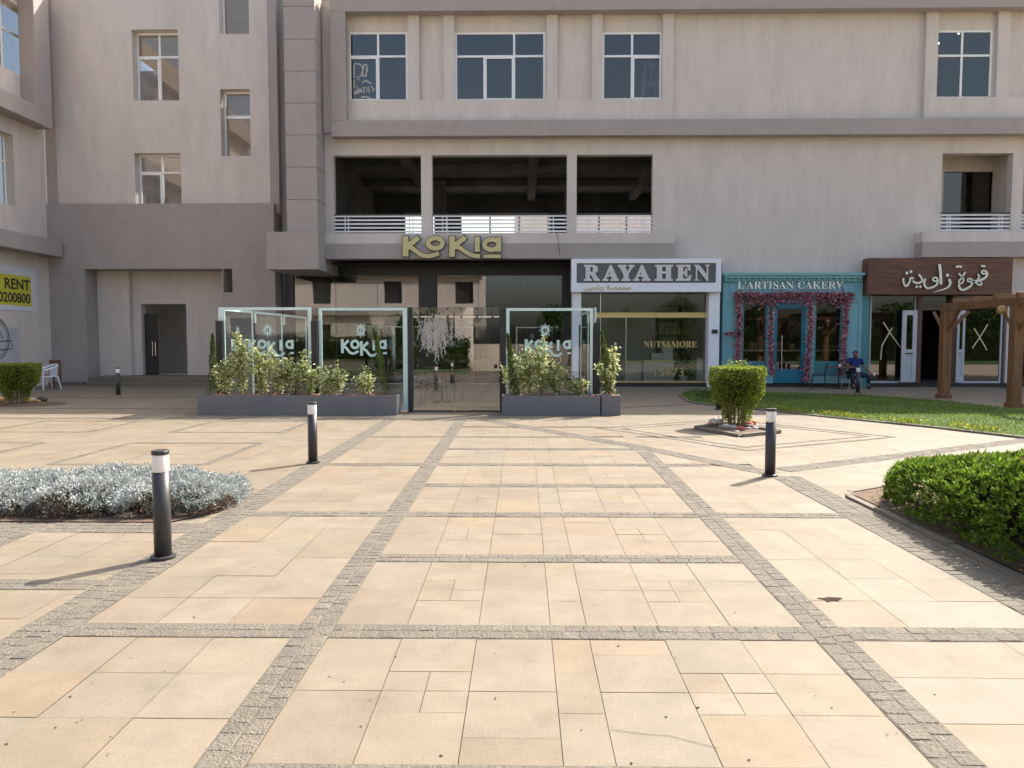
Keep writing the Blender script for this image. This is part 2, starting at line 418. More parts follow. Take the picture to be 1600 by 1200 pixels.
# ashlar cells between the two main strips: columns of slabs, rows in sixths from the far edge
cols6 = [(0.0, 0.4, [3, 3]), (0.4, 0.8, [2, 'q', 2]), (0.8, 1.2, [3, 2, 1]), (1.2, 1.4, [2, 2, 2]), (1.4, 1.8, [1, 2, 3]), (1.8, 2.2, [2, 'q', 2]), (2.2, 2.597, [2, 2, 2])]
def cell(yn, yf, flip):
    d = (yf - yn) / 6
    for (a, b, rows) in cols6:
        if flip and random.random() < 0.5: rows = rows[::-1]
        y = yf
        for r in rows:
            if r == 'q':
                m = (a + b) / 2
                for (p, q) in ((a, m), (m, b)):
                    for k in (0, 1): slab(XA1 + p, XA1 + q, y - d * (k + 1), y - d * k)
                y -= 2 * d
            else:
                slab(XA1 + a, XA1 + b, y - r * d, y); y -= r * d
for k in range(-2, 9): cell(BAR0 + k * PITCH + BARW, BAR0 + (k + 1) * PITCH, k % 2)
def gridfill(x0, x1, y0, y1, w=0.4, d=0.4, stag=False):
    nx = max(1, round((x1 - x0) / w)); ny = max(1, round((y1 - y0) / d)); dx = (x1 - x0) / nx; dy = (y1 - y0) / ny
    for j in range(ny):
        i = 0
        while i < nx:
            slab(x0 + i * dx, x0 + (i + 1) * dx, y0 + j * dy, y0 + (j + 1) * dy, .0014); i += 1
for k in range(-2, 10, 2):
    a = BAR0 - PITCH + k * PITCH + BARW; b = BAR0 + (k + 1) * PITCH
    gridfill(-2.48, XA0, a, b, 0.41, 0.42); gridfill(XB1, 2.94, a, b, 0.39, 0.41)
gridfill(-22, -2.48, -2, 27, 0.41, 0.41); gridfill(2.94, 16, -2, 27, 0.42, 0.42)
gridfill(-2.48, 2.94, 14.85, 27, 0.41, 0.41); gridfill(XB0, XB1, 10.6, 14.86, 0.2, 0.4)
tag(pave.build('plaza_paving', M['slab'], origin=(0, 0, 0)), kind='structure')

cob = MB(); bedm = MB(); done = []; nst = [0]
def inside(x, y):
    for (p, d, nrm, L, w) in done:
        q = (x - p[0], y - p[1]); t = q[0] * d[0] + q[1] * d[1]; s = q[0] * nrm[0] + q[1] * nrm[1]
        if -0.01 < t < L + 0.01 and abs(s) < w / 2 + 0.01: return True
    return False
def strip(p0, p1, w, across=2, tone=1.0, ln=0.10):
    d = (p1[0] - p0[0], p1[1] - p0[1]); L = math.hypot(*d); d = (d[0] / L, d[1] / L); nr = (-d[1], d[0])
    nst[0] += 1; z = 0.0019 + 0.00007 * (nst[0] % 14)
    c = [(p0[0] + nr[0] * s * w / 2 + d[0] * t, p0[1] + nr[1] * s * w / 2 + d[1] * t) for t, s in ((0, 1), (0, -1), (L, -1), (L, 1))]
    ns = max(1, int(L / 0.8))
    for i in range(ns):
        q = [(p0[0] + nr[0] * s * w / 2 + d[0] * t, p0[1] + nr[1] * s * w / 2 + d[1] * t) for t, s in ((L * i / ns, 1), (L * i / ns, -1), (L * (i + 1) / ns, -1), (L * (i + 1) / ns, 1))]
        bedm.quad(*[(warp(x, y), y, z) for x, y in q[::-1]])
    for a in range(across):
        t = -random.uniform(0, 0.05)
        while t < L - 0.03:
            l_ = ln * random.uniform(0.7, 1.4); e = min(t + l_, L); b = max(t, 0)
            s0 = -w / 2 + w * a / across + random.uniform(0.0005, 0.004); s1 = -w / 2 + w * (a + 1) / across - random.uniform(0.0005, 0.004)
            cx, cy = p0[0] + d[0] * (b + e) / 2 + nr[0] * (s0 + s1) / 2, p0[1] + d[1] * (b + e) / 2 + nr[1] * (s0 + s1) / 2
            if not inside(cx, cy) and e - b > 0.02:
                h = 0.0042 + random.uniform(0, 0.0018); g = 0.0015; i_ = 0.007
                base = [(b + g, s0), (e - g, s0), (e - g, s1), (b + g, s1)]
                top = [(b + g + i_, s0 + i_), (e - g - i_, s0 + i_), (e - g - i_, s1 - i_), (b + g + i_, s1 - i_)]
                vs = []
                for (ps, zz) in ((base, 0.001), (top, h)):
                    for (tt, ss) in ps:
                        tt += random.uniform(-0.003, 0.003); ss += random.uniform(-0.003, 0.003)
                        x, y = p0[0] + d[0] * tt + nr[0] * ss, p0[1] + d[1] * tt + nr[1] * ss
                        vs.append((warp(x, y), y, zz + (random.uniform(-0.002, 0.002) if zz > 0.005 else 0)))
                k = random.uniform(0.9, 1.1) * tone; wv = random.uniform(-0.008, 0.01)
                cob.add(vs, [(4, 5, 6, 7), (0, 1, 5, 4), (1, 2, 6, 5), (2, 3, 7, 6), (3, 0, 4, 7)], (0.142 * k + wv, 0.124 * k + wv * 0.7, 0.097 * k + wv * .3))
            t = e
    done.append((p0, d, nr, L, w))
mA, mB_ = (XA0 + XA1) / 2, (XB0 + XB1) / 2
strip((mA, 0.8), (mA, 14.9), 0.195); strip((mB_, 0.8), (mB_, 10.6), 0.2)
strip((-2.635, 0.8), (-2.635, 14.9), 0.31, 3)
strip((3.09, 1.5), (3.09, 8.7), 0.34, 3)
strip((-0.74, 14.9), (3.0, 8.86), 0.30, 3)
strip((3.2, 9.1), (8.2, 12.0), 0.30, 3)
for k in range(-1, 8):
    y = BAR0 + k * PITCH + BARW / 2
    if y < 1.2: continue
    xr = XB0 if y < 10.2 else (-0.74 + (14.9 - y) * 0.62)
    strip((XA1, y), (xr, y), BARW)
    if k % 2 == 1:
        strip((-2.48, y), (XA0, y), BARW)
        if y < 8: strip((XB1, y), (2.92, y), BARW)
strip((XB1, 9.465), (2.35, 9.465), BARW)
# squares of cobbles on the left and the double diamond on the right
def outline(c, w, across=1):
    for i in range(len(c)): strip(c[i], c[(i + 1) % len(c)], w, across)
for (x0, x1) in ((-6.13, -4.1), (-9.5, -7.5), (-12.9, -10.9)):
    outline([(x0, 9.4), (x1, 9.4), (x1, 11.4), (x0, 11.4)], 0.11); outline([(x0, 12.75), (x1 - 0.1, 12.75), (x1 - 0.1, 14.5), (x0, 14.5)], 0.11)
dm = [(1.264, 13.462), (3.281, 10.737), (6.157, 12.279), (4.14, 15.0)]
outline(dm, 0.1)
cxm, cym = sum(p[0] for p in dm) / 4, sum(p[1] for p in dm) / 4
outline([(cxm + (p[0] - cxm) * 0.84, cym + (p[1] - cym) * 0.84) for p in dm], 0.09)
strip((-4.05, 6.19), (-2.8, 6.19), 0.33, 3); strip((-9.5, 6.19), (-4.4, 6.19), 0.33, 3); strip((-4.22, 1.5), (-4.22, 6.35), 0.32, 3)
strip((-9, 4.72), (-4.4, 4.72), 0.2); strip((-4.05, 4.72), (-2.8, 4.72), 0.2)
strip((-20, 17.2), (-7.2, 17.2), 0.2, 2); strip((-20, 20.6), (-7.2, 20.6), 0.2, 2); strip((2.2, 17.5), (4.4, 18.6), 0.2, 2)
strip((-18, 15.05), (-0.9, 15.05), 0.2, 2)
tag(cob.build('cobble_strips', M['cobble'], origin=(0, 0, 0)), kind='structure')
tag(bedm.build('cobble_mortar', M['mortar'], origin=(0, 0, 0)), kind='structure')

# planting beds
def sheet(name, poly, z, m, seg=False):
    mb = MB(); mb.add([(x, y, z) for x, y in poly], [tuple(range(len(poly)))]); return tag(mb.build(name, m, origin=(0, 0, 0)), kind='structure')
sheet('planting_bed', [(-9.5, 6.36), (-3.1, 6.36), (-2.82, 6.75), (-2.82, 7.4), (-3.1, 8.3), (-9.5, 8.9)], 0.012, M['soil'])
sheet('planting_bed', [(3.38, 1.5), (9, 1.5), (9, 9.9), (5.5, 8.9), (3.38, 7.6)], 0.03, M['soil'])
kb = MB()
def kerbline(pts, w, h):
    for a, b in zip(pts, pts[1:]):
        L = math.dist(a, b); n = max(1, int(L / 0.6))
        for i in range(n):
            p = (a[0] + (b[0] - a[0]) * (i + 0.006) / n, a[1] + (b[1] - a[1]) * (i + 0.006) / n); q = (a[0] + (b[0] - a[0]) * (i + 0.994) / n, a[1] + (b[1] - a[1]) * (i + 0.994) / n)
            d = ((q[0] - p[0]), (q[1] - p[1])); l_ = math.hypot(*d); nx, ny = -d[1] / l_ * w / 2, d[0] / l_ * w / 2; hh = h + random.uniform(-0.006, 0.006)
            vs = [(p[0] + nx, p[1] + ny, 0), (p[0] - nx, p[1] - ny, 0), (q[0] - nx, q[1] - ny, 0), (q[0] + nx, q[1] + ny, 0)]
            kb.add(vs + [(x, y, hh) for x, y, z in vs], [(4, 5, 6, 7), (0, 1, 5, 4), (1, 2, 6, 5), (2, 3, 7, 6), (3, 0, 4, 7)])
kerbline([(3.33, 1.5), (3.33, 7.5), (3.42, 7.7), (5.5, 9.0), (9, 9.98)], 0.07, 0.03)
GR = [G(*p) for p in ((1062, 618), (1075, 628), (1110, 634), (1180, 640), (1290, 652), (1450, 668), (1605, 686))]
GRB = [G(*p) for p in ((1640, 646), (1600, 642), (1480, 628), (1340, 618), (1200, 614), (1075, 612))]
kerbline(GR, 0.08, 0.035)
tag(kb.build('kerb', M['kerb'], origin=(0, 0, 0)), kind='structure')
GP = GR + [(14.5, 12.5), (14.5, 16.5)] + GRB
sheet('lawn_base', GP, 0.02, M['lawn'])
def in_poly(x, y, poly):
    c = np.zeros(len(x), bool); n = len(poly); j = n - 1
    for i in range(n):
        xi, yi = poly[i]; xj, yj = poly[j]
        if yi != yj:
            m = ((yi > y) != (yj > y)) & (x < (xj - xi) * (y - yi) / (yj - yi) + xi); c ^= m
        j = i
    return c
#=BUILDINGS=
# ================================================================ THE MAIN BLOCK
YU, YL = 25.7, 25.8           # upper pilaster plane, lower wall plane
main = thing('commercial_building', 'long beige and taupe stucco commercial block with shops below and open balconies above', 'building', (6, 30, 0))
def X_(px, Y, py=300): return P(px, py, Y)[0]
def Z_(py, Y, px=817): return P(px, py, Y)[1]
XL, XR, TOP = X_(505, YL), 30.0, 13.1
z_fb, z_ft = Z_(212, 25.35), Z_(187, 25.35)      # lower fascia band
z_win0, z_win1 = Z_(155, YU), Z_(50, YU)
z_bay1 = Z_(21, YU)
# upper storey: front plane with recessed bays, recess plane with window openings
def bay(a, b, zb=None): return (X_(a, YU, 100), X_(b, YU, 100), zb if zb is not None else z_win0, z_bay1 + 0.05)
bays = [bay(545, 637), bay(655, 693), bay(710, 854), bay(871, 925), bay(941, 1035), bay(1052, 1446, z_ft), bay(1465, 1558), bay(1578, 1640)]
MB().wall(XL - .04, XR, z_ft - 0.3, TOP, YU, YU + 0.15, bays).build('upper_wall', M['beige'], main)
wins = [R(545, 50, 637, 155, YU + .16), R(711, 50, 852, 155, YU + .16), R(941, 50, 1034, 155, YU + .16), R(1460, 47, 1550, 153, YU + .16)]
wins = [(a, b, z_win0 + 0.0, d) for a, b, c, d in wins]
MB().wall(XL - .04, XR, z_ft - 0.3, TOP, YU + 0.152, YU + 0.40, wins).build('recessed_wall', M['beige'], main)
MB().box(pb_ := X_(494, 24.75, 200) + .002, XL + .3, YU + .16, YU + .6, TOP + .001, TOP + .6).build('parapet', M['taupe'], main)
# window builder: frame bars + panes. spec: list of (kind, position 0..1, start, end)
def window(rect, y, bars, parent, sash=None, fw=0.07, name='window'):
    x0, x1, z0, z1 = rect; w, h = x1 - x0, z1 - z0
    mb = MB(); d = 0.06
    mb.box(x0, x1, y, y + d, z0, z0 + fw); mb.box(x0, x1, y, y + d, z1 - fw, z1)
    mb.box(x0, x0 + fw, y, y + d, z0 + fw, z1 - fw); mb.box(x1 - fw, x1, y, y + d, z0 + fw, z1 - fw)
    for (k, p, a, b) in bars:
        if k == 'v': mb.box(x0 + p * w - fw / 2, x0 + p * w + fw / 2, y + 0.003, y + d - 0.003, z0 + a * h + (fw if a == 0 else 0), z0 + b * h - (fw if b == 1 else 0))
        else: mb.box(x0 + a * w + (fw if a == 0 else 0), x0 + b * w - (fw if b == 1 else 0), y - 0.003, y + d + 0.003, z0 + p * h - fw / 2, z0 + p * h + fw / 2)
    if sash:
        a, b, c, e = sash; sx0, sx1, sz0, sz1 = x0 + a * w + fw * .4, x0 + b * w - fw * .4, z0 + c * h + fw * .5, z0 + e * h - fw * .5; t = 0.05
        mb.box(sx0, sx0 + t, y - 0.02, y + 0.02, sz0, sz1); mb.box(sx1 - t, sx1, y - 0.02, y + 0.02, sz0, sz1)
        mb.box(sx0 + t, sx1 - t, y - 0.02, y + 0.02, sz0, sz0 + t); mb.box(sx0 + t, sx1 - t, y - 0.02, y + 0.02, sz1 - t, sz1)
    f = mb.build(name, M['white_metal'], parent)
    MB().quad((x0 + .02, y + d / 2, z0 + .02), (x1 - .02, y + d / 2, z0 + .02), (x1 - .02, y + d / 2, z1 - .02), (x0 + .02, y + d / 2, z1 - .02)).build('pane', M['winglass'], f)
    return f
yw = YU + 0.17
tz = 0.65
w1 = window(wins[0], yw, [('h', tz, 0, 1), ('v', .5, 0, tz), ('v', .5, tz, 1)], main, (0, .5, 0, tz))
w2 = window(wins[1], yw, [('h', tz, 0, 1), ('v', .655, tz, 1), ('v', .325, 0, tz), ('v', .655, 0, tz)], main, (.325, .655, 0, tz))
w3 = window(wins[2], yw, [('h', tz, 0, 1), ('v', .5, 0, tz), ('v', .5, tz, 1)], main, (.5, 1, 0, tz))
w4 = window(wins[3], yw, [('h', .63, 0, 1), ('v', .475, 0, .63), ('v', .475, .63, 1)], main)
# white writing scrawled on the first window
def fnxz(x0, z0, y, s=1.0, sz=None):
    sz = s if sz is None else sz
    return lambda u, v, d: (x0 + u * s, y - d, z0 - v * sz)
x0, z0 = P(550, 96, yw); sc = 25.87 / F / 4
fn = fnxz(x0, z0, yw + 0.028, sc)
mb = MB()
for i, st in enumerate([[(12, 12), (10, 95), (50, 88), (70, 40), (45, 14), (14, 12)], [(62, 60), (72, 18), (86, 14), (92, 50), (80, 90), (66, 88), (62, 60)], [(40, 100), (35, 112)], [(62, 128), (78, 112), (118, 132)],
           [(12, 108), (8, 165), (24, 140), (30, 170)], [(45, 160), (50, 175)], [(70, 150), (72, 190)], [(85, 150), (92, 185), (98, 150), (105, 188)], [(118, 145), (128, 180), (138, 160)], [(52, 215), (80, 210), (115, 222)]]):
    mb.ribbon(st, 9, fn, 0.001 * i, 0.002 + 0.001 * i)
mb.ribbon([(10, 190), (60, 172)], 22, fn, 0.012, 0.013)
mb.build('painted_scrawl', M['frost'], w1)
# a white door leaf leaning inside the third window
t = thing('spare_door', 'white panelled door leaf leaning inside an upper window behind glass', 'door', (P(1010, 155, 26.5)[0], 26.6, z_win0))
mb = MB()
a, b, c, d = R(1001, 99, 1026, 160, 26.5)
for (p, q, r_, s_) in ((a, a + .1, c, d), (b - .1, b, c, d), (a + .1, b - .1, d - .12, d), (a + .1, b - .1, c + .55, c + .67), ((a + b) / 2 - .03, (a + b) / 2 + .03, c + .67, d - .12)): mb.box(p, q, 26.5, 26.55, r_, s_)
mb.v = [(x + (z - c) * 0.09, y, z) for x, y, z in mb.v]
mb.build('door_frame', M['white_metal'], t)
for k, (px, py, lab) in enumerate(((1466, 68, 'tiny lit ceiling spot in the left pane of the right upper window'), (1498, 52, 'tiny lit ceiling spot near the mullion of the right upper window'))):
    x, z = P(px, py, 27.0); tag(MB().lathe(x, 27.0, [(.02, z - .03), (.04, z), (.04, z + .02)], 10).build('ceiling_spot', M['lamp']), lab, 'lamp', 'lit ceiling spots')
# fascia frame round the upper storey
mb = MB()
fx0, fx1 = X_(516, 25.35, 100), X_(540, 25.35, 100)
mb.box(fx0, XR, 25.35, YU, z_fb, z_ft)
mb.box(fx0, XR, 25.35, YU, Z_(16, 25.35), TOP + 0.1)
mb.box(fx0, fx1, 25.35, YU, z_ft, Z_(16, 25.35))
mb.build('fascia_frame', M['taupe'], main, bevel=0.012)
# first-floor wall with the open balconies
z_o1, z_o0 = Z_(242, YL), Z_(364, YL)
opens = [(X_(a, YL), X_(b, YL), z_o0, z_o1) for a, b in ((521, 658), (675, 886), (901, 1020), (1471, 1581), (1598, 1710))]
shops_z = Z_(404, YL)
holes = opens + [(XL - 1, X_(893, YL, 500), -1, shops_z + 0.2), (X_(895, YL, 500), X_(1127, YL, 500), -1, Z_(410, YL)), (X_(1133, YL, 500), X_(1352, YL, 500), -1, Z_(436, YL)), (X_(1358, YL, 500), X_(1572, YL, 500), -1, Z_(445, YL)), (X_(1598, YL, 500), X_(1700, YL, 500), -1, Z_(445, YL))]
MB().wall(XL, XR, 0, z_ft - 0.31, YL, YL + 0.3, holes).build('lower_wall', M['beige'], main)
# balcony slab edge: beige upstand over a deeper taupe band
mb = MB(); sx1 = X_(1055, 25.3, 390)
zb0, zb1 = Z_(404, 25.3), Z_(380, 25.3)
mb.box(X_(508, 25.3, 390), sx1, 25.3, YL - 0.001, zb0, zb1)
mb.build('slab_band', M['taupe'], main, bevel=0.01); mb = MB()
mb.box(X_(1441, 25.3, 390), XR, 25.3, YL - 0.001, Z_(403, 25.3), Z_(379, 25.3))
mb.build('slab_band', M['taupe'], main, bevel=0.01)
mb = MB()
mb.box(X_(508, 25.35, 370), sx1 - 0.02, 25.36, YL - 0.002, zb1 + 0.001, Z_(364, 25.36))
mb.build('balcony_upstand', M['beige'], main); mb = MB()
mb.box(X_(1441, 25.35, 370), XR, 25.36, YL - 0.002, Z_(379, 25.3) + 0.001, Z_(363, 25.36))
mb.build('balcony_upstand', M['beige'], main)
# the corner pier with its joint lines and base box
mb = MB()
pa, pb = X_(446, 24.75, 200), X_(494, 24.75, 200)
zp0 = Z_(362, 24.5)
zj = [Z_(py, 24.75, 470) for py in (312, 261, 211, 161, 111, 61, 10)] 
zz = [zp0 - 0.2] + zj + [TOP + 0.6]
for a, b in zip(zz, zz[1:]): mb.box(pa, pb, 24.75, YL + 1.3, a + 0.012, b - 0.012)
mb.box(pa + 0.03, pb - 0.03, 24.78, YL + 1.29, zp0, TOP + 0.6)
mb.build('corner_pier', M['taupe'], main)
a, b, c, d = R(416, 362, 497, 421, 24.45)
MB().box(a, b, 24.45, 27.1, c, d).build('pier_base', M['taupe'], main, bevel=0.012)
# floors, ceilings, rear wall and rooms behind the open balconies
mb = MB()
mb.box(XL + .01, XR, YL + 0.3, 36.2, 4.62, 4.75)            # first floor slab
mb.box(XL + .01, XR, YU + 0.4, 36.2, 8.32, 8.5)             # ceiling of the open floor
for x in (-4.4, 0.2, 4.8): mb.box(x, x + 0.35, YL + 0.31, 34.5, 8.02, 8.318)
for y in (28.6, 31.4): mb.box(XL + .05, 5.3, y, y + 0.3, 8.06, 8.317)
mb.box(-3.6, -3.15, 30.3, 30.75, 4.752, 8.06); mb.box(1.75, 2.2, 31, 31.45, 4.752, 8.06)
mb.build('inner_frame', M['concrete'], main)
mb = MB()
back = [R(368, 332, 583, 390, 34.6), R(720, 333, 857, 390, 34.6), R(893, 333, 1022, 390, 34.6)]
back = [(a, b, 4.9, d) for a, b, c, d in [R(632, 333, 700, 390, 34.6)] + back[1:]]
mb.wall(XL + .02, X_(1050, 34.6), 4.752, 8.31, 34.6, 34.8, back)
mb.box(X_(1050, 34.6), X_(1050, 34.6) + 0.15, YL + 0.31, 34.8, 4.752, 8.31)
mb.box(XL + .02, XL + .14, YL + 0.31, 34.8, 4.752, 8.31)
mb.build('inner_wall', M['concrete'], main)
for (a, b, c, d) in back:
    mb = MB(); n = 3 if b - a > 3 else 2
    for i in range(n + 1): mb.box(a + (b - a) * i / n - .04, a + (b - a) * i / n + .04, 34.65, 34.7, c, d)
    mb.box(a, b, 34.652, 34.698, d - .1, d); mb.box(a, b, 34.653, 34.697, 5.9, 5.98)
    mb.build('rear_window', M['white_metal'], main)
mb = MB()
mb.box(XL - 1.5, XR, 36.2, 36.4, 0, 4.6); mb.box(XL + .01, XL + .2, YU + .41, 36.19, 8.51, TOP - .21); mb.box(XL + .01, XR, 36.2, 36.4, 8.5, TOP); mb.box(XL + .01, XR, YU + .4, 36.4, TOP - 0.2, TOP - 0.02)
mb.box(XR, XR + .2, YL, 36.4, 0, TOP); mb.box(XL - 1.7, XL - 1.5, 28, 36.4, 0, TOP); mb.box(X_(1050, 34.6) + 0.2, XR, 36.2, 36.4, 4.62, 8.5)
mb.build('rear_shell', M['beige'], main)
# the recessed window room behind the balcony at the far right
a, b, c, d = R(1474, 268, 1552, 345, 27.2)
mb = MB(); mb.wall(X_(1440, YL), X_(1690, YL), 4.752, 8.31, 27.2, 27.35, [(a, b, 4.9, d)]); mb.box(X_(1590, YL), X_(1590, YL) + .12, YL + .3, 27.2, 4.752, 8.31); mb.box(X_(1440, YL) - .1, X_(1440, YL), YL + .3, 27.2, 4.752, 8.31)
mb.build('balcony_wall', M['beige'], main)
MB().quad((a, 27.28, 4.9), (b, 27.28, 4.9), (b, 27.28, d), (a, 27.28, d)).build('balcony_glass', M['winglass'], main)
# railings: one per opening
for i, (a, b, c, d) in enumerate(opens):
    mb = MB(); y = YL + 0.07
    zr = [Z_(py, YL) for py in (361, 355, 349, 343, 337)]
    for j, z in enumerate(zr): mb.box(a + .002, b - .002, y - 0.018, y + 0.018, z - 0.027, z + 0.027)
    n = 1 if b - a < 3.2 else 2
    for p in ([0.12, 0.16, 0.86, 0.90] if i != 1 else [0.075, 0.105, 0.87, 0.90]):
        mb.box(a + (b - a) * p - .015, a + (b - a) * p + .015, y + 0.019, y + 0.045, c, zr[-1])
    mb.build('railing', M['white_metal'], main)
    MB().box(a + .002, b - .002, y - 0.03, y + 0.03, zr[-1] + 0.022, zr[-1] + 0.075).build('handrail', M['dark_metal'], main)
# ground-floor rooms behind the shop fronts
mb = MB()
for px in (900, 1130, 1354, 1580): x = X_(px, YL, 500); mb.box(x - .08, x + .08, YL + .31, 33, 0, 4.6)
mb.box(XL - 1.5, XR, 33, 33.1, 0, 4.6)
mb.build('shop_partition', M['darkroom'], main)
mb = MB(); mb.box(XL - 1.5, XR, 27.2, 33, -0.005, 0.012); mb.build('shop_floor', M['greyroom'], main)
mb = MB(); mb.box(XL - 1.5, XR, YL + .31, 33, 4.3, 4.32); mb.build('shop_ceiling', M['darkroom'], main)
mb = MB(); mb.box(X_(1574, 25.72, 500), X_(1597, 25.72, 500), 25.72, YL - 0.001, 0, Z_(404, 25.72)); mb.build('end_pier', M['beige'], main)
mb = MB(); mb.box(X_(893, YL), XR, YL - 0.12, YL - 0.0015, 0, 0.13); mb.build('plinth', M['black_metal'], main)

# ================================================================ THE LEFT WING AND THE SIDE BLOCK
wing = thing('stair_wing', 'flat beige wing with small stacked windows and a taupe base around a dark doorway', 'building', (-12.5, 28, 0))
YW, YB = 26.9, 26.6
zt = Z_(318, YB, 250)
wx0, wx1 = X_(76, YW), X_(440, YW)
def RW(a, b, c, d): return R(a, b, c, d, YW)
wh = [RW(207, 46, 279, 157), RW(211, 239, 283, 320), RW(345, 139, 391, 244), RW(341, -90, 388, 53)]
MB().wall(wx0, X_(423, YW), zt - 0.3, 14.6, YW, YW + 0.4, wh).build('wall', M['beige'], wing)
MB().box(X_(423, YW), X_(437, YW), YW - 0.05, YW + 0.4, zt - 0.3, 14.6).build('corner_strip', M['taupe'], wing)
MB().box(X_(437, YW) + .002, X_(446, 24.75, 200) + .3, 27.15, 27.3, 4.5, 14.6).build('gap_wall', M['taupe'], wing)
MB().box(X_(74, YW - .05), X_(89, YW - .05), YW - 0.06, YW - 0.001, zt - 0.02, 14.6).build('corner_strip', M['taupe'], wing)
for i, r in enumerate(wh):
    f = 0.06
    bars = [('h', .66, 0, 1), ('v', .5, 0, .66), ('v', .5, .66, 1)] if i < 2 else [('h', .63, 0, 1)]
    sash = (0, .5, 0, .66) if i < 2 else (0, 1, 0, .63)
    window(r, YW + 0.33, bars, wing, sash, fw=0.065)
mb = MB()
rec = (X_(135, YB, 520), X_(349, YB, 520), -1, Z_(420, YB, 250)); slot = (X_(349, YB, 440), X_(363, YB, 440), Z_(457, YB, 356), Z_(420, YB, 250))
bx0, bx1 = X_(66, YB, 450), X_(430, YB, 450)
mb.wall(bx0, bx1, 0, zt, YB, YB + 1.0, [rec, slot])
mb.build('base_wall', M['taupe'], wing)
dz = (X_(222, 27.62, 530), X_(292, 27.62, 530), 0.3, Z_(475, 27.62, 250))
mb = MB(); mb.wall(X_(205, 27.62, 500), bx1 - 0.02, 0, zt - .4, YB + 1.02, YB + 1.35, [dz, (dz[0], dz[1], -1, 0.31), (slot[0] - .3, slot[1] + .3, slot[2], slot[3])])
mb.build('niche_wall', M['beige'], wing)
mb = MB(); mb.box(rec[0] + .002, X_(203, 27.38, 500), YB + .78, YB + 1.3, 0, rec[3] - .002); mb.build('niche_side_wall', M['beige'], wing)
mb = MB()
mb.box(dz[0] - 1, dz[1] + 1.6, 31.2, 31.3, 0, 4); mb.box(dz[0] - 1.1, dz[0] - 1, YB + 1.36, 31.3, 0, 4); 
mb.box(dz[0] - 1, dz[1] + 1.6, YB + 1.36, 31.2, 0.2, 0.302); mb.box(dz[0] - 1.1, dz[1] + 1.7, YB + 1.36, 31.3, 3.9, 4)
mb.build('lobby', M['greyroom'], wing)
mb = MB(); mb.box(bx0, wx1, 27.4, 36, 14.3, 14.5); mb.box(bx0 - 6, wx1, 36, 36.2, 4.2, 14.5); mb.build('rear_shell', M['beige'], wing)
mb = MB(); a, b, c, d = R(229, 491, 248, 592, 27.9); dl = mb.box(a, b, 27.8, 27.86, 0.31, d).build('door', M['black_metal'], wing)
mb = MB()
for px in (238.5, 243): x = X_(px, 27.75, 540); mb.tube([(x, 27.74, Z_(556, 27.8)), (x, 27.74, Z_(534, 27.8))], 0.018); mb.box(x - .01, x + .01, 27.74, 27.8, Z_(553, 27.8), Z_(553, 27.8) + .03); mb.box(x - .01, x + .01, 27.74, 27.8, Z_(538, 27.8), Z_(538, 27.8) + .03)
mb.build('handle', M['steel'], dl)
mb = MB(); mb.box(X_(137, 25.9, 600), X_(345, 25.9, 600), 25.75, YB + 1.36, 0, 0.14); mb.box(X_(141, 26.2, 590), X_(345, 26.2, 590), 26.1, YB + 1.355, 0.141, 0.3); mb.box(bx0, X_(136, YB, 600), YB - 0.25, YB - .001, 0, 0.1)
mb.build('entrance_step', M['kerb'], wing, bevel=0.012)

side = thing('side_block', 'beige side block with taupe bands at the left edge beside the rent banner', 'building', (-19, 20, 0))
XS = -17.1
# wall facing +X: built facing -Y in local space and turned
def wallx(mb, y0, y1, z0, z1, holes, th=0.4, X=XS):
    t = MB(); t.wall(y0, y1, z0, z1, 0, th, holes)
    mb.add([(X - y, x, z) for x, y, z in t.v], t.f)
jy, _ = PX(50, 80, XS); jy2, _ = PX(22, 260, XS)
zs0 = PX(50, 128, XS)[1]; 
sh = [(jy - 2.2, jy, zs0, 12.9), (jy2 - 2.2, jy2, PX(22, 322, XS)[1], PX(22, 212, XS)[1]), (jy - 6.4, jy - 4.2, zs0, 12.9), (jy2 - 6.4, jy2 - 4.2, PX(22, 322, XS)[1], PX(22, 212, XS)[1])]
mb = MB(); wallx(mb, 8.0, YB - .003, 0, 14.6, sh); mb.build('wall', M['beige'], side)
mb = MB(); mb.box(-24, XS - .45, 8, 26.4, 14.4, 14.55); mb.box(-24, -23.9, 8, 26.5, 0, 14.4); mb.box(-24, XS - .41, 7.9, 8, 0, 14.4); mb.build('rear_shell', M['beige'], side)
zbb = PX(79, 201, -16.55)[1]
mb = MB(); fy0, fy1 = PX(54, 60, -16.55)[0], PX(79, 100, -16.55)[0]
mb.box(XS + .001, -16.55, 8, fy1, zbb, zbb + 0.58); mb.box(XS + .001, -16.552, fy0, fy1, zbb + 0.58, 14.6); mb.box(XS + .001, -16.55, 8, fy0, 13.5, 14.6)
mb.build('fascia_frame', M['taupe'], side, bevel=0.012)
mb = MB(); mb.box(XS + .002, -16.5, 8, YB - .1, 4.58, 5.14); mb.build('lower_band', M['taupe'], side, bevel=0.012)
for (a, b, c, d) in sh:
    x = XS - 0.32; f = 0.07; m_ = c + (d - c) * .63
    mb = MB()
    for (p, q, r_, s_) in ((a, b, c, c + f), (a, b, d - f, d), (a, a + f, c + f, d - f), (b - f, b, c + f, d - f), ((a + b) / 2 - f / 2, (a + b) / 2 + f / 2, c + f, d - f)): mb.box(x - .03, x + .03, p, q, r_, s_)
    mb.box(x - .034, x + .034, a + f, b - f, m_ - f / 2, m_ + f / 2)
    w = mb.build('window', M['white_metal'], side)
    MB().quad((x, a, c), (x, b, c), (x, b, d), (x, a, d)).build('pane', M['winglass'], w)
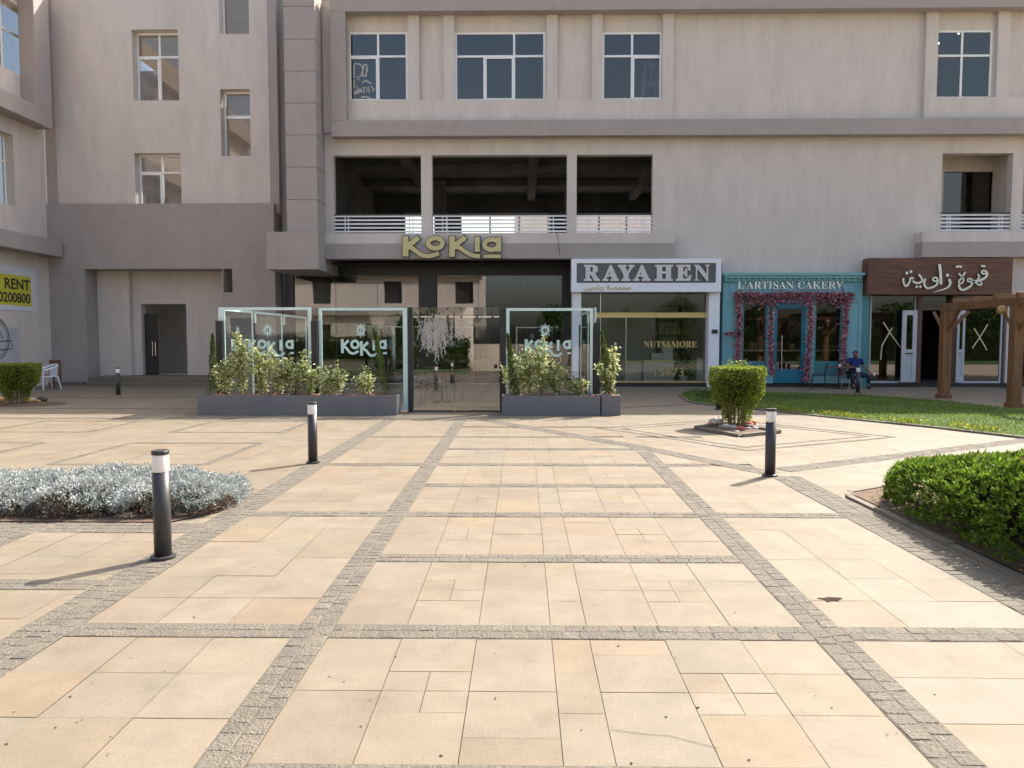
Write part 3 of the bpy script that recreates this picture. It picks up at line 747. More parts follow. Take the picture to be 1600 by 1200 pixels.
# rent banner and the round emblem on the side block
def fnyz(y0, z0, x, s=1.0): return lambda u, v, d: (x + d, y0 + u * s, z0 + v * s)
by1, bz1 = PX(55.5, 421, XS + .02); bz0 = PX(55.5, 487, XS + .02)[1]
ban = thing('rent_banner', 'white and yellow vinyl banner reading RENT stretched on the side block wall', 'banner', (XS, by1 - 1.6, bz0))
MB().box(XS + .003, XS + .018, by1 - 4.2, by1, bz0, bz1).build('sheet', M['banner'], ban)
yy1 = by1 - 0.28; yz0, yz1 = bz0 + .17, bz1 - .29
MB().box(XS + .019, XS + .022, by1 - 4.0, yy1, yz0, yz1).build('yellow_field', M['yellow'], ban)
h = (yz1 - yz0)
ra, rb, na, nb = PX(6, 440, XS)[0], PX(45.5, 440, XS)[0], PX(-3.5, 467, XS)[0], PX(46, 467, XS)[0]
text_obj('lettering', 'RENT', h * .35, rb - ra, fnyz(ra, yz1 - h * .12 - h * .35, XS + .023), .004, M['ink'], ban, .022)
text_obj('lettering', 'FOR', h * .35, (rb - ra) * .75, fnyz(ra - (rb - ra) * .95, yz1 - h * .12 - h * .35, XS + .023), .004, M['ink'], ban, .022)
text_obj('lettering', '0200800', h * .33, nb - na, fnyz(na, yz0 + h * .09, XS + .023), .004, M['ink'], ban, .022)
ey, ez = PX(-22, 530, XS + .02)
emb = thing('wall_emblem', 'round outlined emblem with a ribbon on a pale sticker below the banner', 'emblem', (XS, 23, 0.5))
pz = PX(28, 512, XS)[1]
py1 = PX(31, 560, XS)[0]
MB().box(XS + .003, XS + .012, py1 - 2.6, py1, 0.35, pz).build('sticker', M['palepanel'], emb)
mb = MB(); cy_, cz_ = PX(14, 530, XS)[0] - .66, PX(10, 529, XS)[1]; f = fnyz(cy_, cz_, XS + .013, .68)
mb.ribbon(ellipse(0, 0, .95, 1.0, 40), .05, f, 0, .006, True); mb.ribbon(ellipse(0, 0, .82, .87, 40), .03, f, 0, .005, True)
mb.ribbon([(-.5, -.1), (-.2, .35), (0, .1), (.25, .5), (.5, .0)], .05, f, 0.001, .007)
mb.ribbon([(-1.15, -.62), (1.15, -.5), (1.1, -.28), (1.15, -.1), (-1.15, -.2), (-1.15, -.62)], .05, f, .002, .009)
mb.build('outline', M['darkrock'], emb)

#=SHOPS=
# ================================================================ SHOP FRONTS
def sign_fn(x, z, y): return lambda u, v, d: (x + u, y - d, z + v)
# --- the black glazed restaurant front under the balcony
YK = 27.2
kf = thing('glazed_restaurant', 'black framed glazed restaurant front recessed under the balcony slab', 'shop', (X_(670, YK, 500), YK, 0))
zk1 = Z_(405, YK) + .3; zk = Z_(430, YK)
mb = MB(); mb.box(X_(446, YK, 500), X_(893, YK, 500) + .2, YK, YK + .25, zk, zk1)
mb.box(X_(446, YK, 500), X_(459, YK, 500), YK, YK + .25, 0, zk - .001); mb.box(X_(655, YK, 500), X_(682, YK, 500), YK - .12, YK + .25, 0, zk - .001); mb.box(X_(878, YK, 500), X_(893, YK, 500) + .2, YK, YK + .25, 0, zk - .001)
mb.build('frame', M['black_metal'], kf)
for a, b in ((459, 655), (682, 878)):
    x0, x1 = X_(a, YK, 500), X_(b, YK, 500)
    MB().quad((x0, YK + .1, 0), (x1, YK + .1, 0), (x1, YK + .1, zk), (x0, YK + .1, zk)).build('pane', M['tintglass'], kf)
    mb = MB()
    for q in (1 / 3, 2 / 3): mb.box(x0 + (x1 - x0) * q - .006, x0 + (x1 - x0) * q + .006, YK + .09, YK + .11, 0, zk)
    mb.build('pane_joint', M['dark_metal'], kf)
MB().box(X_(428, YK, 500), X_(446, YK, 500), YB + .9, YK + .5, 0, zk1).build('side_wall', M['taupe'], kf)
# --- its gold letters on the slab band
def kokia(fn, grow, d0, d1, win):
    """the five letters as separate builders: list of MB"""
    out = []; g = grow
    def add(strokes):
        mb = MB()
        for i, (kind, data, w) in enumerate(strokes):
            e = 0.0016 * i
            if kind == 's': mb.ribbon(data, w + 2 * g, fn, d0, d1 + e)
            elif kind == 'c': mb.ribbon(smooth_pts(data), w + 2 * g, fn, d0, d1 + e)
            else: mb.ribbon(ellipse(*data), w + 2 * g, fn, d0, d1 + e, True)
        out.append(mb)
    if not win:
        add([('s', [(165, 80 - g), (162, 350 + g)], 78), ('s', [(196, 212), (342 + g, 96 - g)], 68), ('c', [(190, 232), (250, 240), (330, 300), (400, 338), (480, 345), (550, 330), (612 + g, 306)], 56)])
        add([('e', (562, 175, 97, 68), 62)])
        add([('s', [(788, 80 - g), (786, 355 + g)], 76), ('s', [(818, 212), (965 + g, 94 - g)], 68), ('c', [(812, 228), (880, 232), (960, 285), (1040, 330), (1100, 345), (1160 + g, 350)], 54)])
        add([('s', [(1124, 92 - g), (1124, 290 + g)], 68)])
        add([('e', (1315, 195, 94, 68), 60), ('s', [(1410, 95 - g), (1410, 288 + g)], 68), ('s', [(1207 - g, 351), (1440 + g, 351)], 44)])
    else:
        add([('s', [(300, 485), (300, 752)], 52), ('s', [(312, 618), (420, 510)], 50), ('c', [(318, 625), (380, 660), (440, 735), (500, 760), (560, 745), (605, 712)], 46)])
        add([('e', (545, 585, 66, 68), 50)])
        add([('s', [(668, 525), (668, 800)], 54), ('s', [(682, 655), (795, 545)], 50), ('c', [(690, 660), (760, 705), (820, 780), (880, 800), (935, 782), (975, 745)], 46)])
        add([('s', [(910, 500), (910, 702)], 50)])
        add([('e', (1080, 588, 58, 62), 48), ('s', [(1130, 498), (1130, 672)], 50), ('s', [(1085, 752), (1158, 752)], 38)])
    return out
ys = 25.29; kx, kz = P(615, 360, ys); ks = ys / F / 8.65
ksg = thing('restaurant_sign', 'gold KOKIA letters with swooping legs mounted on the balcony slab edge', 'sign', (P(705, 402, ys)[0], ys, P(705, 402, ys)[1]))
fnk = lambda u, v, d: (kx + u * ks, ys - d, kz - v * ks)
for a, b in zip(kokia(fnk, 0, 0.07, 0.085, False), kokia(fnk, 9, 0.002, 0.068, False)):
    l = a.build('letter', M['gold'], ksg); b.build('letter_back', M['black_metal'], l)
cb = MB(); pts = [P(x, y, 25.27) for x, y in ((869, 362), (873, 380), (874, 396), (878, 412), (884, 424))]
cb.tube([(x, 25.27 if i < 3 else 25.27 + .25 * (i - 2), z) for i, (x, z) in enumerate(pts)], .009, 6)
tag(cb.build('cable', M['rubber']), 'thin black cable hanging loose over the balcony slab edge', 'cable')

# --- the white framed nut shop
YR = 25.45
rf = thing('nut_shop', 'white framed nut shop front with gold bar across its glass', 'shop', (X_(1010, YR, 500), YR, 0))
for a, b in ((894, 908), (1107, 1124)): MB().box(X_(a, YR, 530), X_(b, YR, 530), YR, YL + .1, 0, Z_(456, YR) - .001).build('post', M['white_paint'], rf, bevel=0.01)
x0, x1 = X_(908, YR, 530), X_(1107, YR, 530)
z1 = Z_(456, YR); yg = YL + .05
MB().quad((x0, yg, .13), (x1, yg, .13), (x1, yg, z1), (x0, yg, z1)).build('pane', M['shopglass'], rf)
mb = MB(); mb.box(x0, x1, yg - .1, yg + .03, Z_(496, YR), Z_(494.6, YR)); mb.box(x0, x1, yg - .1, yg + .03, Z_(489.6, YR), Z_(488, YR)); mb.box(x0, x1, yg - .07, yg + .029, Z_(494.6, YR), Z_(489.6, YR)); mb.build('bar', M['brass'], rf); MB().box(x0, x1, yg - .06, yg + .03, .131, .2).build('sill', M['brass'], rf)
mb = MB()
for px in (938, 978): x = X_(px, yg, 530); mb.box(x - .012, x + .012, yg - .01, yg + .01, .2, Z_(496, YR) if px == 978 else z1)
mb.build('pane_joint', M['steel'], rf)
a, b, c, d = R(1112, 515, 1121, 521, YR)
MB().box(a, b, YR - .04, YR - .001, c, d).build('entry_keypad', M['black_metal'], rf)
def serif(name, body, px0, px1, py0, py1, y, depth, m, parent, bold=0.0):
    a, b, c, d = R(px0, py0, px1, py1, y)
    return text_obj(name, body, d - c, b - a, sign_fn(a, c, y), depth, m, parent, bold)
serif('glass_lettering', BOLD('NUTS&MORE'), 1006, 1089, 533, 543, yg - .004, .003, M['brass'], rf)
text_obj('glass_number', '15673', .30, 1.0, sign_fn(X_(1023, yg, 580), Z_(588, yg), yg - .004), .003, M['brass'], rf)
rs = thing('nut_shop_sign', 'white framed grey sign board reading RAYAHEN in raised serif capitals', 'sign', (X_(1010, YR - .15, 430), YR, Z_(456, YR)))
ysn = 25.22
a, b, c, d = R(893, 404, 1127, 456, ysn); pa, pb, pc, pd = R(901, 411, 1119, 442, ysn)
mb = MB(); mb.box(a, b, ysn, YL - .122, c, pc); mb.box(a, b, ysn, YL - .122, pd, d); mb.box(a, pa, ysn, YL - .122, pc, pd); mb.box(pb, b, ysn, YL - .122, pc, pd)
mb.build('frame', M['white_paint'], rs)
MB().box(pa, pb, ysn + .06, YL - .13, pc, pd).build('panel', M['grey_panel'], rs)
# each raised capital is a part of the sign
LP = [(912, 937), (941, 967), (965, 991), (989.5, 1016), (1023, 1051), (1056, 1080), (1084, 1109)]
for ch, (p, q) in zip('RAYAHEN', LP):
    l = serif('letter', BOLD(ch), p, q, 414, 439, ysn + .058, .07, M['letterside'], rs, .0 if ch == 'N' else .03)
    serif('letter_face', BOLD(ch), p, q, 414, 439, ysn - .0125, .004, M['letter'], l, .0 if ch == 'N' else .022)
serif('small_lettering', '\uFEE3\uFEA4\uFEE4\uFEBC\uFE94 \uFEAD\uFEF3\uFE8E\uFEA3\uFEF4\uFEE6'[::-1], 912, 985, 444.5, 454.5, ysn - .002, .03, M['brass'], rs)
# inside the nut shop
mb = MB(); mb.box(X_(900, YL, 500) + .1, X_(1130, YL, 500) - .1, 31.6, 31.7, .013, 4.29); mb.box(X_(1130, YL, 500) - .1, X_(1130, YL, 500) - .085, YL + .32, 31.6, .013, 4.29); mb.box(X_(900, YL, 500) + .085, X_(900, YL, 500) + .1, YL + .32, 31.6, .013, 4.29)
mb.build('inner_wall', M['counter'], rf); MB().box(X_(900, YL, 500) + .1, X_(1130, YL, 500) - .1, YL + .32, 31.6, 4.27, 4.28).build('inner_ceiling', M['counter'], rf)
for (lab, a, b, y, h) in (('white counter box with gold edge inside the nut shop', 1006, 1053, 26.15, 0.85), ('small white counter behind glass at right of the nut shop', 1089, 1106, 26.1, 0.95), ('long low white counter at the left inside the nut shop', 979, 1003, 26.5, 0.8)):
    t = thing('counter', lab, 'counter', (X_((a + b) / 2, y, 560), y, 0))
    xa, xb = X_(a, y, 560), X_(b, y, 560)
    MB().box(xa, xb, y, y + .7, 0.013, h).build('body', M['counter'], t, bevel=.01)
    MB().box(xa - .02, xb + .02, y - .02, y + .72, h + .001, h + .05).build('top', M['brass'], t)
    if a == 1006: MB().box(xa + .7, xb, y + .15, y + .6, h + .051, h + .55).build('display_step', M['counter'], t); MB().box(xa + .3, xa + .69, y + .15, y + .6, h + .051, h + .3).build('display_step', M['counter'], t)
xp_ = X_(1068, 26.2, 580)
t = thing('potted_plant', 'small leafy plant in a white tapered pot inside the nut shop window', 'potted plant', (xp_, 26.2, .013))
MB().lathe(xp_, 26.2, [(.10, .014), (.15, .36), (.13, .36), (.11, .3)], 16).build('pot', M['counter'], t)
n = 260; g = rng.normal(size=(n, 3)); leaves('foliage', np.stack([xp_ + g[:, 0] * .13, 26.25 + g[:, 1] * .08, .72 + g[:, 2] * .18], 1), g + [0, 0, .5], .14, .05, mixcols(n, (.03, .06, .02), (.08, .13, .04)), M['leaf'], t)
MB().tube([(xp_, 26.2, .3), (xp_ + .02, 26.22, .75)], .012, 6).build('stem', M['twig'], t)
t = thing('shelf_unit', 'tall brown shelf unit with jars at the back of the nut shop', 'shelf', (X_(1075, 30, 500), 31, 0))
mb = MB(); xa, xb = X_(1028, 31, 500), X_(1100, 31, 500)
for z in (.02, .6, 1.2, 1.8, 2.4, 3.0): mb.box(xa, xb, 31, 31.5, z, z + .04)
for x in (xa, (xa + xb) / 2, xb): mb.box(x, x + .04, 31.001, 31.5, .06, 3.0)
mb.build('rack', M['framewood'], t)
mb = MB()
for z in (.64, 1.24, 1.84, 2.44):
    for i in range(11): mb.lathe(xa + .14 + i * (xb - xa - .2) / 11, 31.2, [(.06, z + .001), (.065, z + .1), (.065, z + .28), (.04, z + .33)], 8)
mb.build('jars', M['letterside'], t)['kind'] = 'stuff'

# --- the teal cake shop
YC = 25.55
cf = thing('cake_shop', 'teal panelled cake shop front with glazed door and two display windows', 'shop', (X_(1240, YC, 520), YC, 0))
cx0, cx1 = X_(1129, YC, 520), X_(1346, YC, 520)
hl = [R(1160, 462, 1199, 588, YC), R(1209, 462, 1259, 600, YC), R(1273, 462, 1316, 588, YC)]
hl[1] = (hl[1][0], hl[1][1], -1, hl[1][3])
MB().wall(cx0, cx1, 0.131, Z_(434, YC), YC, YL + .08, [(a, b, c, d) for a, b, c, d in hl]).build('panelling', M['teal'], cf)
mb = MB(); mb.box(cx1 + .002, X_(1358, YC, 520), YC + .05, YL + .08, 0, Z_(430, YC)); mb.build('side_panel', M['teal_side'], cf)
mb = MB(); a, b, c, d = R(1130, 426, 1352, 430, 25.3); mb.box(a, b, 25.3, YL - .002, c, d); mb.box(a + .06, b - .06, 25.36, YL - .002, c - .09, c - .001); mb.box(a + .1, b - .1, 25.45, YL - .002, c - .2, c - .091)
n = 24
for i in range(n): x = a + .1 + (b - a - .26) * i / (n - 1); mb.box(x, x + .06, 25.39, 25.449, c - .17, c - .091)
mb.build('cornice', M['teal'], cf)
mb = MB()
for (p, q, r_, s_) in ((1133, 1145, 470, 590), (1322, 1343, 470, 590)):
    a, b, c, d = R(p, r_, q, s_, YC)
    for (e, f_, g_, h_) in ((a, b, c, c + .05), (a, b, d - .05, d), (a, a + .05, c + .05, d - .05), (b - .05, b, c + .05, d - .05)): mb.box(e, f_, YC - .025, YC - .001, g_, h_)
a, b, c, d = R(1140, 436, 1338, 456, YC)
for (e, f_, g_, h_) in ((a, b, c, c + .04), (a, b, d - .04, d), (a, a + .04, c + .04, d - .04), (b - .04, b, c + .04, d - .04)): mb.box(e, f_, YC - .025, YC - .001, g_, h_)
mb.build('moulding', M['teal'], cf)
for i in (0, 2):
    a, b, c, d = hl[i]
    mb = MB(); zt_ = c + .45
    for (e, f_, g_, h_) in ((a, b, zt_, zt_ + .07), (a, b, d - .07, d), (a, a + .06, zt_ + .07, d - .07), (b - .06, b, zt_ + .07, d - .07)): mb.box(e, f_, YC + .05, YC + .11, g_, h_)
    mb.box(a, b, YC + .05, YC + .11, c, zt_ - .001)
    w = mb.build('window', M['teal_side'], cf)
    MB().quad((a, YC + .08, zt_), (b, YC + .08, zt_), (b, YC + .08, d), (a, YC + .08, d)).build('pane', M['shopglass'], w)
a, b = hl[1][0], hl[1][1]; zd = Z_(476, YC); fw = .13
zt_ = hl[1][3]
mb = MB(); mb.box(a, b, YC + .05, YC + .12, zd, zt_); mb.box(a, a + fw, YC + .05, YC + .11, .14, zd - .001); mb.box(b - fw, b, YC + .05, YC + .11, .14, zd - .001); mb.box(a + fw, b - fw, YC + .051, YC + .109, zd - .13, zd - .001); mb.box(a + fw, b - fw, YC + .051, YC + .109, .14, .62)
dr = mb.build('door', M['teal_door'], cf)
MB().quad((a + fw, YC + .08, .62), (b - fw, YC + .08, .62), (b - fw, YC + .08, zd - .13), (a + fw, YC + .08, zd - .13)).build('pane', M['shopglass'], dr)
hx = X_(1221.5, YC, 550); mb = MB(); mb.tube([(hx, YC, Z_(580, YC)), (hx, YC, Z_(524, YC))], .022, 10)
for py in (576, 528): mb.tube([(hx, YC, Z_(py, YC)), (hx, YC + .06, Z_(py, YC))], .012, 8)
mb.build('handle', M['steel'], dr)
cs = thing('cake_shop_sign', 'row of serif metal letters reading L ARTISAN CAKERY above the garland', 'sign', (X_(1235, YC, 446), YC, Z_(452, YC)))
words = BOLD('L\u2019ARTISAN'), BOLD('CAKERY')
serif('lettering', words[0], 1152, 1240, 440, 451.5, YC - .03, .03, M['steel'], cs); serif('lettering', words[1], 1246, 1317, 440, 451.5, YC - .03, .03, M['steel'], cs)
# shelves and goods inside the cake shop
t = thing('display_case', 'dark display case with pale shelves seen through the cake shop door', 'display case', (X_(1236, 27.5, 550), 27.5, 0))
mb = MB(); a, b = X_(1150, 27.5, 540), X_(1325, 27.5, 540)
for z in (.3, .75, 1.2): mb.box(a, b, 27.5, 28, z, z + .05)
mb.build('shelf', M['counter'], t)
mb = MB()
for i in range(26):
    x = a + .1 + (b - a - .3) * i / 26; z = random.choice((.351, .801, 1.251)); mb.box(x, x + random.uniform(.08, .16), 27.55, 27.8, z, z + random.uniform(.12, .34))
mb.build('goods', M['ochrerock'], t)
t = thing('balloon', 'gold balloon floating inside the right cake shop window', 'balloon', (X_(1293, 26.3, 504), 26.3, Z_(510, 26.3)))
x, z = P(1293, 503, 26.3); mb = MB(); mb.lathe(x, 26.3, [(.01, z - .17), (.05, z - .14), (.12, z - .05), (.14, z + .03), (.1, z + .12), (.01, z + .15)], 14); mb.build('skin', M['brass'], t, smooth=True)
mb = MB(); mb.tube([(x, 26.3, z - .17), (x + .02, 26.3, z - .6), (x, 26.3, 0.9)], .006, 5); mb.build('string', M['frost'], t)

# --- the coffee shop with the dark wooden sign
YZ = 25.6
zf = thing('coffee_shop', 'dark glazed coffee shop front with taped crosses and brown door frame', 'shop', (X_(1466, YZ, 530), YZ, 0))
mb = MB()
for (p, q) in ((1433, 1440), (1487, 1494)): mb.box(X_(p, YZ, 530), X_(q, YZ, 530), YZ, YL + .1, .131, Z_(462, YZ))
mb.box(X_(1440, YZ, 530), X_(1487, YZ, 530), YZ + .01, YL + .1, Z_(485, YZ), Z_(481, YZ))
mb.build('door_frame', M['framewood'], zf)
for i, (p, q) in enumerate(((1361, 1433), (1494, 1569))):
    x0, x1 = X_(p, YZ, 530), X_(q, YZ, 530); zt_ = Z_(458, YZ); y = YL - .05
    mb = MB(); mb.box(x0, x1, y - .03, y + .03, .131, .2); mb.box(x0, x0 + .05, y - .03, y + .03, .2, zt_); mb.box(x1 - .05, x1, y - .03, y + .03, .2, zt_)
    w = mb.build('window', M['palewood'], zf)
    MB().quad((x0, y, .2), (x1, y, .2), (x1, y, zt_), (x0, y, zt_)).build('pane', M['tintglass'], w)
    mb = MB(); f = lambda u, v, d: (P(u, v, y - .01)[0], y - .01 - d, P(u, v, y - .01)[1])
    st = ([[(1380, 503), (1392, 522), (1407, 543)], [(1394, 512), (1378, 540), (1376, 562)]] if i == 0 else [[(1522, 513), (1532, 529), (1542, 547)], [(1543, 507), (1531, 527), (1519, 544)]])
    for k, s_ in enumerate(st): mb.ribbon(s_, 1.7, f, .001 + .002 * k, .003 + .002 * k)
    mb.build('tape_cross', M['tape'], w)
x0, x1 = X_(1440, YZ, 530), X_(1487, YZ, 530)
MB().quad((x0, YL + .02, Z_(481, YZ)), (x1, YL + .02, Z_(481, YZ)), (x1, YL + .02, Z_(460, YZ)), (x0, YL + .02, Z_(460, YZ))).build('transom_pane', M['tintglass'], zf)
for (p, q, hs) in ((1409, 1432, 1), (1495, 1507, -1)):
    a, b, c, d = R(p, 485, q, 597, YZ - .06); y0, y1 = YZ - .07, YZ - .02
    s_ = min(.14, (b - a) * .28); zm = c + (d - c) * .42
    mb = MB()
    for (e, f_, g_, h_) in ((a, a + s_, c, d), (b - s_, b, c, d), (a + s_, b - s_, c, c + .2), (a + s_, b - s_, d - .16, d), (a + s_, b - s_, zm - .09, zm + .09)): mb.box(e, f_, y0, y1, g_, h_)
    mb.box(a + s_, b - s_, y0 + .02, y1 - .005, c + .2, zm - .09)
    dl = mb.build('door', M['palewood'], zf)
    MB().quad((a + s_, y0 + .025, zm + .09), (b - s_, y0 + .025, zm + .09), (b - s_, y0 + .025, d - .16), (a + s_, y0 + .025, d - .16)).build('pane', M['tintglass'], dl)
    MB().box(a + s_ * .9, b - s_ * .9 if p < 1450 else a + s_ * 2, y0 - .03, y0 - .001, zm - .06, zm - .025).build('handle', M['black_metal'], dl)
zs = thing('coffee_shop_sign', 'dark wooden board with silver Arabic calligraphy letters above the coffee shop', 'sign', (X_(1470, 25.3, 430), 25.4, Z_(460, 25.3)))
a, b, c, d = R(1356, 403, 1582, 460, 25.25); mb = MB(); n = 7
for i in range(n): mb.box(a, b, 25.25 + (i % 2) * .004, YL - .123, c + (d - c) * i / n + .002, c + (d - c) * (i + 1) / n - .002)
mb.box(a + .01, b - .01, 25.262, YL - .125, c, d)
mb.build('board', M['signwood'], zs)
qx, qz = P(1395, 405, 25.24); qs = 25.24 / F / 9.697
fq = lambda u, v, d: (qx + u * qs, 25.24 - d, qz - v * qs)
arab = [[('e', (1337, 197, 36, 24), 24), ('c', [(1378, 190), (1378, 250), (1330, 296), (1250, 325), (1165, 328)], 34), ('c', [(1288, 112), (1310, 102), (1330, 112), (1356, 102)], 22)],
        [('c', [(1250, 222), (1268, 275), (1240, 300)], 24), ('c', [(1180, 328), (1235, 362), (1270, 385), (1310, 376), (1290, 340)], 24)],
        [('e', (1130, 315, 32, 24), 22), ('c', [(1166, 320), (1160, 385), (1095, 436), (1025, 458), (985, 430), (972, 375)], 32)],
        [('c', [(1062, 195), (1010, 280), (972, 330), (985, 362), (1022, 352), (1040, 315), (1020, 270), (965, 215)], 24), ('c', [(918, 120), (960, 112), (1008, 120)], 28)],
        [('c', [(822, 300), (846, 345), (832, 398), (780, 438), (700, 464), (590, 496)], [36] * 10 + [34, 32, 30, 30, 28, 28, 26, 26, 24, 24, 22, 22, 20, 18, 18, 16, 14, 12, 10, 8, 6]), ('e', (800, 240, 12, 12), 22)],
        [('c', [(676, 78), (692, 180), (702, 270), (708, 378)], 40)],
        [('e', (620, 302, 36, 26), 24), ('c', [(660, 310), (645, 378), (585, 418), (512, 432), (465, 392), (462, 330), (482, 292)], 30)],
        [('c', [(372, 228), (405, 262), (432, 318), (392, 352), (330, 352), (288, 325)], 28), ('e', (352, 412, 10, 10), 20), ('e', (404, 408, 10, 10), 20)],
        [('c', [(300, 290), (258, 285), (238, 350), (195, 402), (158, 360), (148, 285)], 28), ('e', (200, 208, 11, 11), 22), ('e', (258, 188, 10, 10), 20)]]
for let in arab:
    mb = MB()
    for i, (k, data, w) in enumerate(let):
        e = .0016 * i
        if k == 'c': mb.ribbon(smooth_pts(data), w, fq, .02, .07 + e)
        else: mb.ribbon(ellipse(*data, 18), w, fq, .02, .07 + e, True)
    mb.build('letter', M['steel'], zs)

#=OBJECTS=
# ================================================================ GLASS TERRACE SCREENS
YE = 16.35
ZT = Z_(480, YE)
def fpost(px0, px1, ztop, y, label, group='black posts of the glass terrace'):
    x0, x1 = X_(px0, y, 600), X_(px1, y, 600)
    mb = MB().box(x0, x1, y - .05, y + .06, 0, ztop); mb.box(x0 - .03, x1 + .03, y - .08, y + .09, 0, .012)
    return tag(mb.build('screen_post', M['black_metal'], bevel=.006), label, 'post', group)
zpo = Z_(501, YE)
fpost(340, 350, zpo, YE - .08, 'short black post at the left front corner of the glass terrace')
fpost(488, 498, zpo, YE - .075, 'short black post between the two left glass screens')
fpost(638, 645.5, ZT, YE + .02, 'tall black post at the left of the glass doors')
fpost(781, 790, ZT, YE + .02, 'tall black post at the right of the glass doors')
fpost(927, 937, Z_(504, YE), YE + .02, 'short black post at the right front corner of the glass terrace')
def logo(parent, fn, m):
    for mb in kokia(fn, 0, .001, .003, True): mb.build('logo_letter', m, parent)
    mb = MB(); cx, cy = 660, 315
    mb.ribbon(ellipse(cx, cy, 52, 66, 28), 30, fn, .001, .003, True); mb.ribbon([(cx - 2, cy - 52), (cx + 2, cy), (cx - 2, cy + 52)], 12, fn, .001, .0036)
    for i in range(16):
        t = 2 * PI * i / 16; r0 = (62 * math.cos(t), 78 * math.sin(t)); L = 1.95 if i % 2 == 0 else 1.6
        mb.ribbon([(cx + r0[0], cy + r0[1]), (cx + r0[0] * L, cy + r0[1] * (L - .12))], [20, 6], fn, .001, .003)
    mb.build('logo_sun', m, parent)
def screen(x0, x1, z0, z1, y, label, lg=None, edge=(.085, .085, .06)):
    t = thing('glass_screen', label, 'glass screen', ((x0 + x1) / 2, y, 0), 'glass screens of the terrace')
    MB().quad((x0, y, z0), (x1, y, z0), (x1, y, z1), (x0, y, z1)).build('pane', M['clearglass'], t)
    mb = MB(); l, r_, tp = edge
    mb.box(x0, x0 + l, y - .012, y + .012, z0, z1); mb.box(x1 - r_, x1, y - .012, y + .012, z0, z1); mb.box(x0 + l, x1 - r_, y - .0121, y + .0119, z1 - tp, z1); mb.box(x0 + l, x1 - r_, y - .0122, y + .0118, z0, z0 + .05)
    mb.build('frosted_edge', M['glassedge'], t)
    if lg:
        ox, oz = P(lg[0], lg[1], y); s_ = y / F / 12.3
        logo(t, lambda u, v, d: (ox + u * s_, y - .006 - d, oz - v * s_), M['etch'])
    return t
screen(X_(343, YE, 560), X_(487, YE, 560), .06, ZT, YE, 'left front glass screen with pale logo behind the tallest shrubs', (364.5, 490.5), (.14, .07, .06))
screen(X_(499, YE, 560), X_(637, YE, 560), .06, ZT - .01, YE, 'glass screen with pale logo just left of the glass doors', (510, 490.5), (.07, .10, .06))
screen(X_(791, YE, 560), X_(926, YE, 560), .06, ZT - .02, YE, 'glass screen with pale logo just right of the glass doors', (798, 490.5), (.07, .06, .06))
def sidescreen(x, ya, yb, z1, label, face, lg=True):
    t = thing('glass_screen', label, 'glass screen', (x, (ya + yb) / 2, 0), 'glass screens of the terrace')
    MB().quad((x, ya, .06), (x, yb, .06), (x, yb, z1), (x, ya, z1)).build('pane', M['clearglass'], t)
    mb = MB(); mb.box(x - .012, x + .012, ya, ya + .07, .06, z1); mb.box(x - .012, x + .012, yb - .07, yb, .06, z1); mb.box(x - .0121, x + .0119, ya + .07, yb - .07, z1 - .06, z1)
    mb.build('frosted_edge', M['glassedge'], t)
    if lg:
        s_ = (yb - ya) / 1900
        logo(t, lambda u, v, d: (x + face * (.006 + d), (ya + yb) / 2 + (u - 715) * s_, 2.12 - v * s_), M['etch'])
xs0, xs1 = X_(345, YE, 560) , X_(931, YE, 560)
Ys = [16.45, 18.35, 18.5, 20.6, 20.75, 22.9, 23.05, 25.2]
for i in range(0, 6, 2):
    sidescreen(xs0, Ys[i], Ys[i + 1], ZT, ['left side glass screen nearest the front corner', 'left side glass screen second from the front', 'left side glass screen nearest the restaurant wall'][i // 2], 1, i == 0)
for i in range(0, 4, 2):
    sidescreen(xs1, Ys[i], Ys[i + 1], ZT, ['right side glass screen nearest the front corner', 'right side glass screen further back beside the nut shop'][i // 2], 1, False)
def spost(x, y, label):
    mb = MB().box(x - .05, x + .05, y - .05, y + .05, 0, zpo); mb.box(x - .08, x + .08, y - .08, y + .08, 0, .012)
    tag(mb.build('screen_post', M['black_metal'], bevel=.006), label, 'post', 'black posts of the glass terrace')
for y, l in ((18.42, 'black post on the left terrace side nearest the front'), (20.67, 'black post midway along the left terrace side'), (22.97, 'black post at the back of the left terrace side')): spost(xs0, y, l)
for y, l in ((18.42, 'black post on the right terrace side nearest the front'), (20.67, 'black post at the back of the right terrace side')): spost(xs1, y, l)
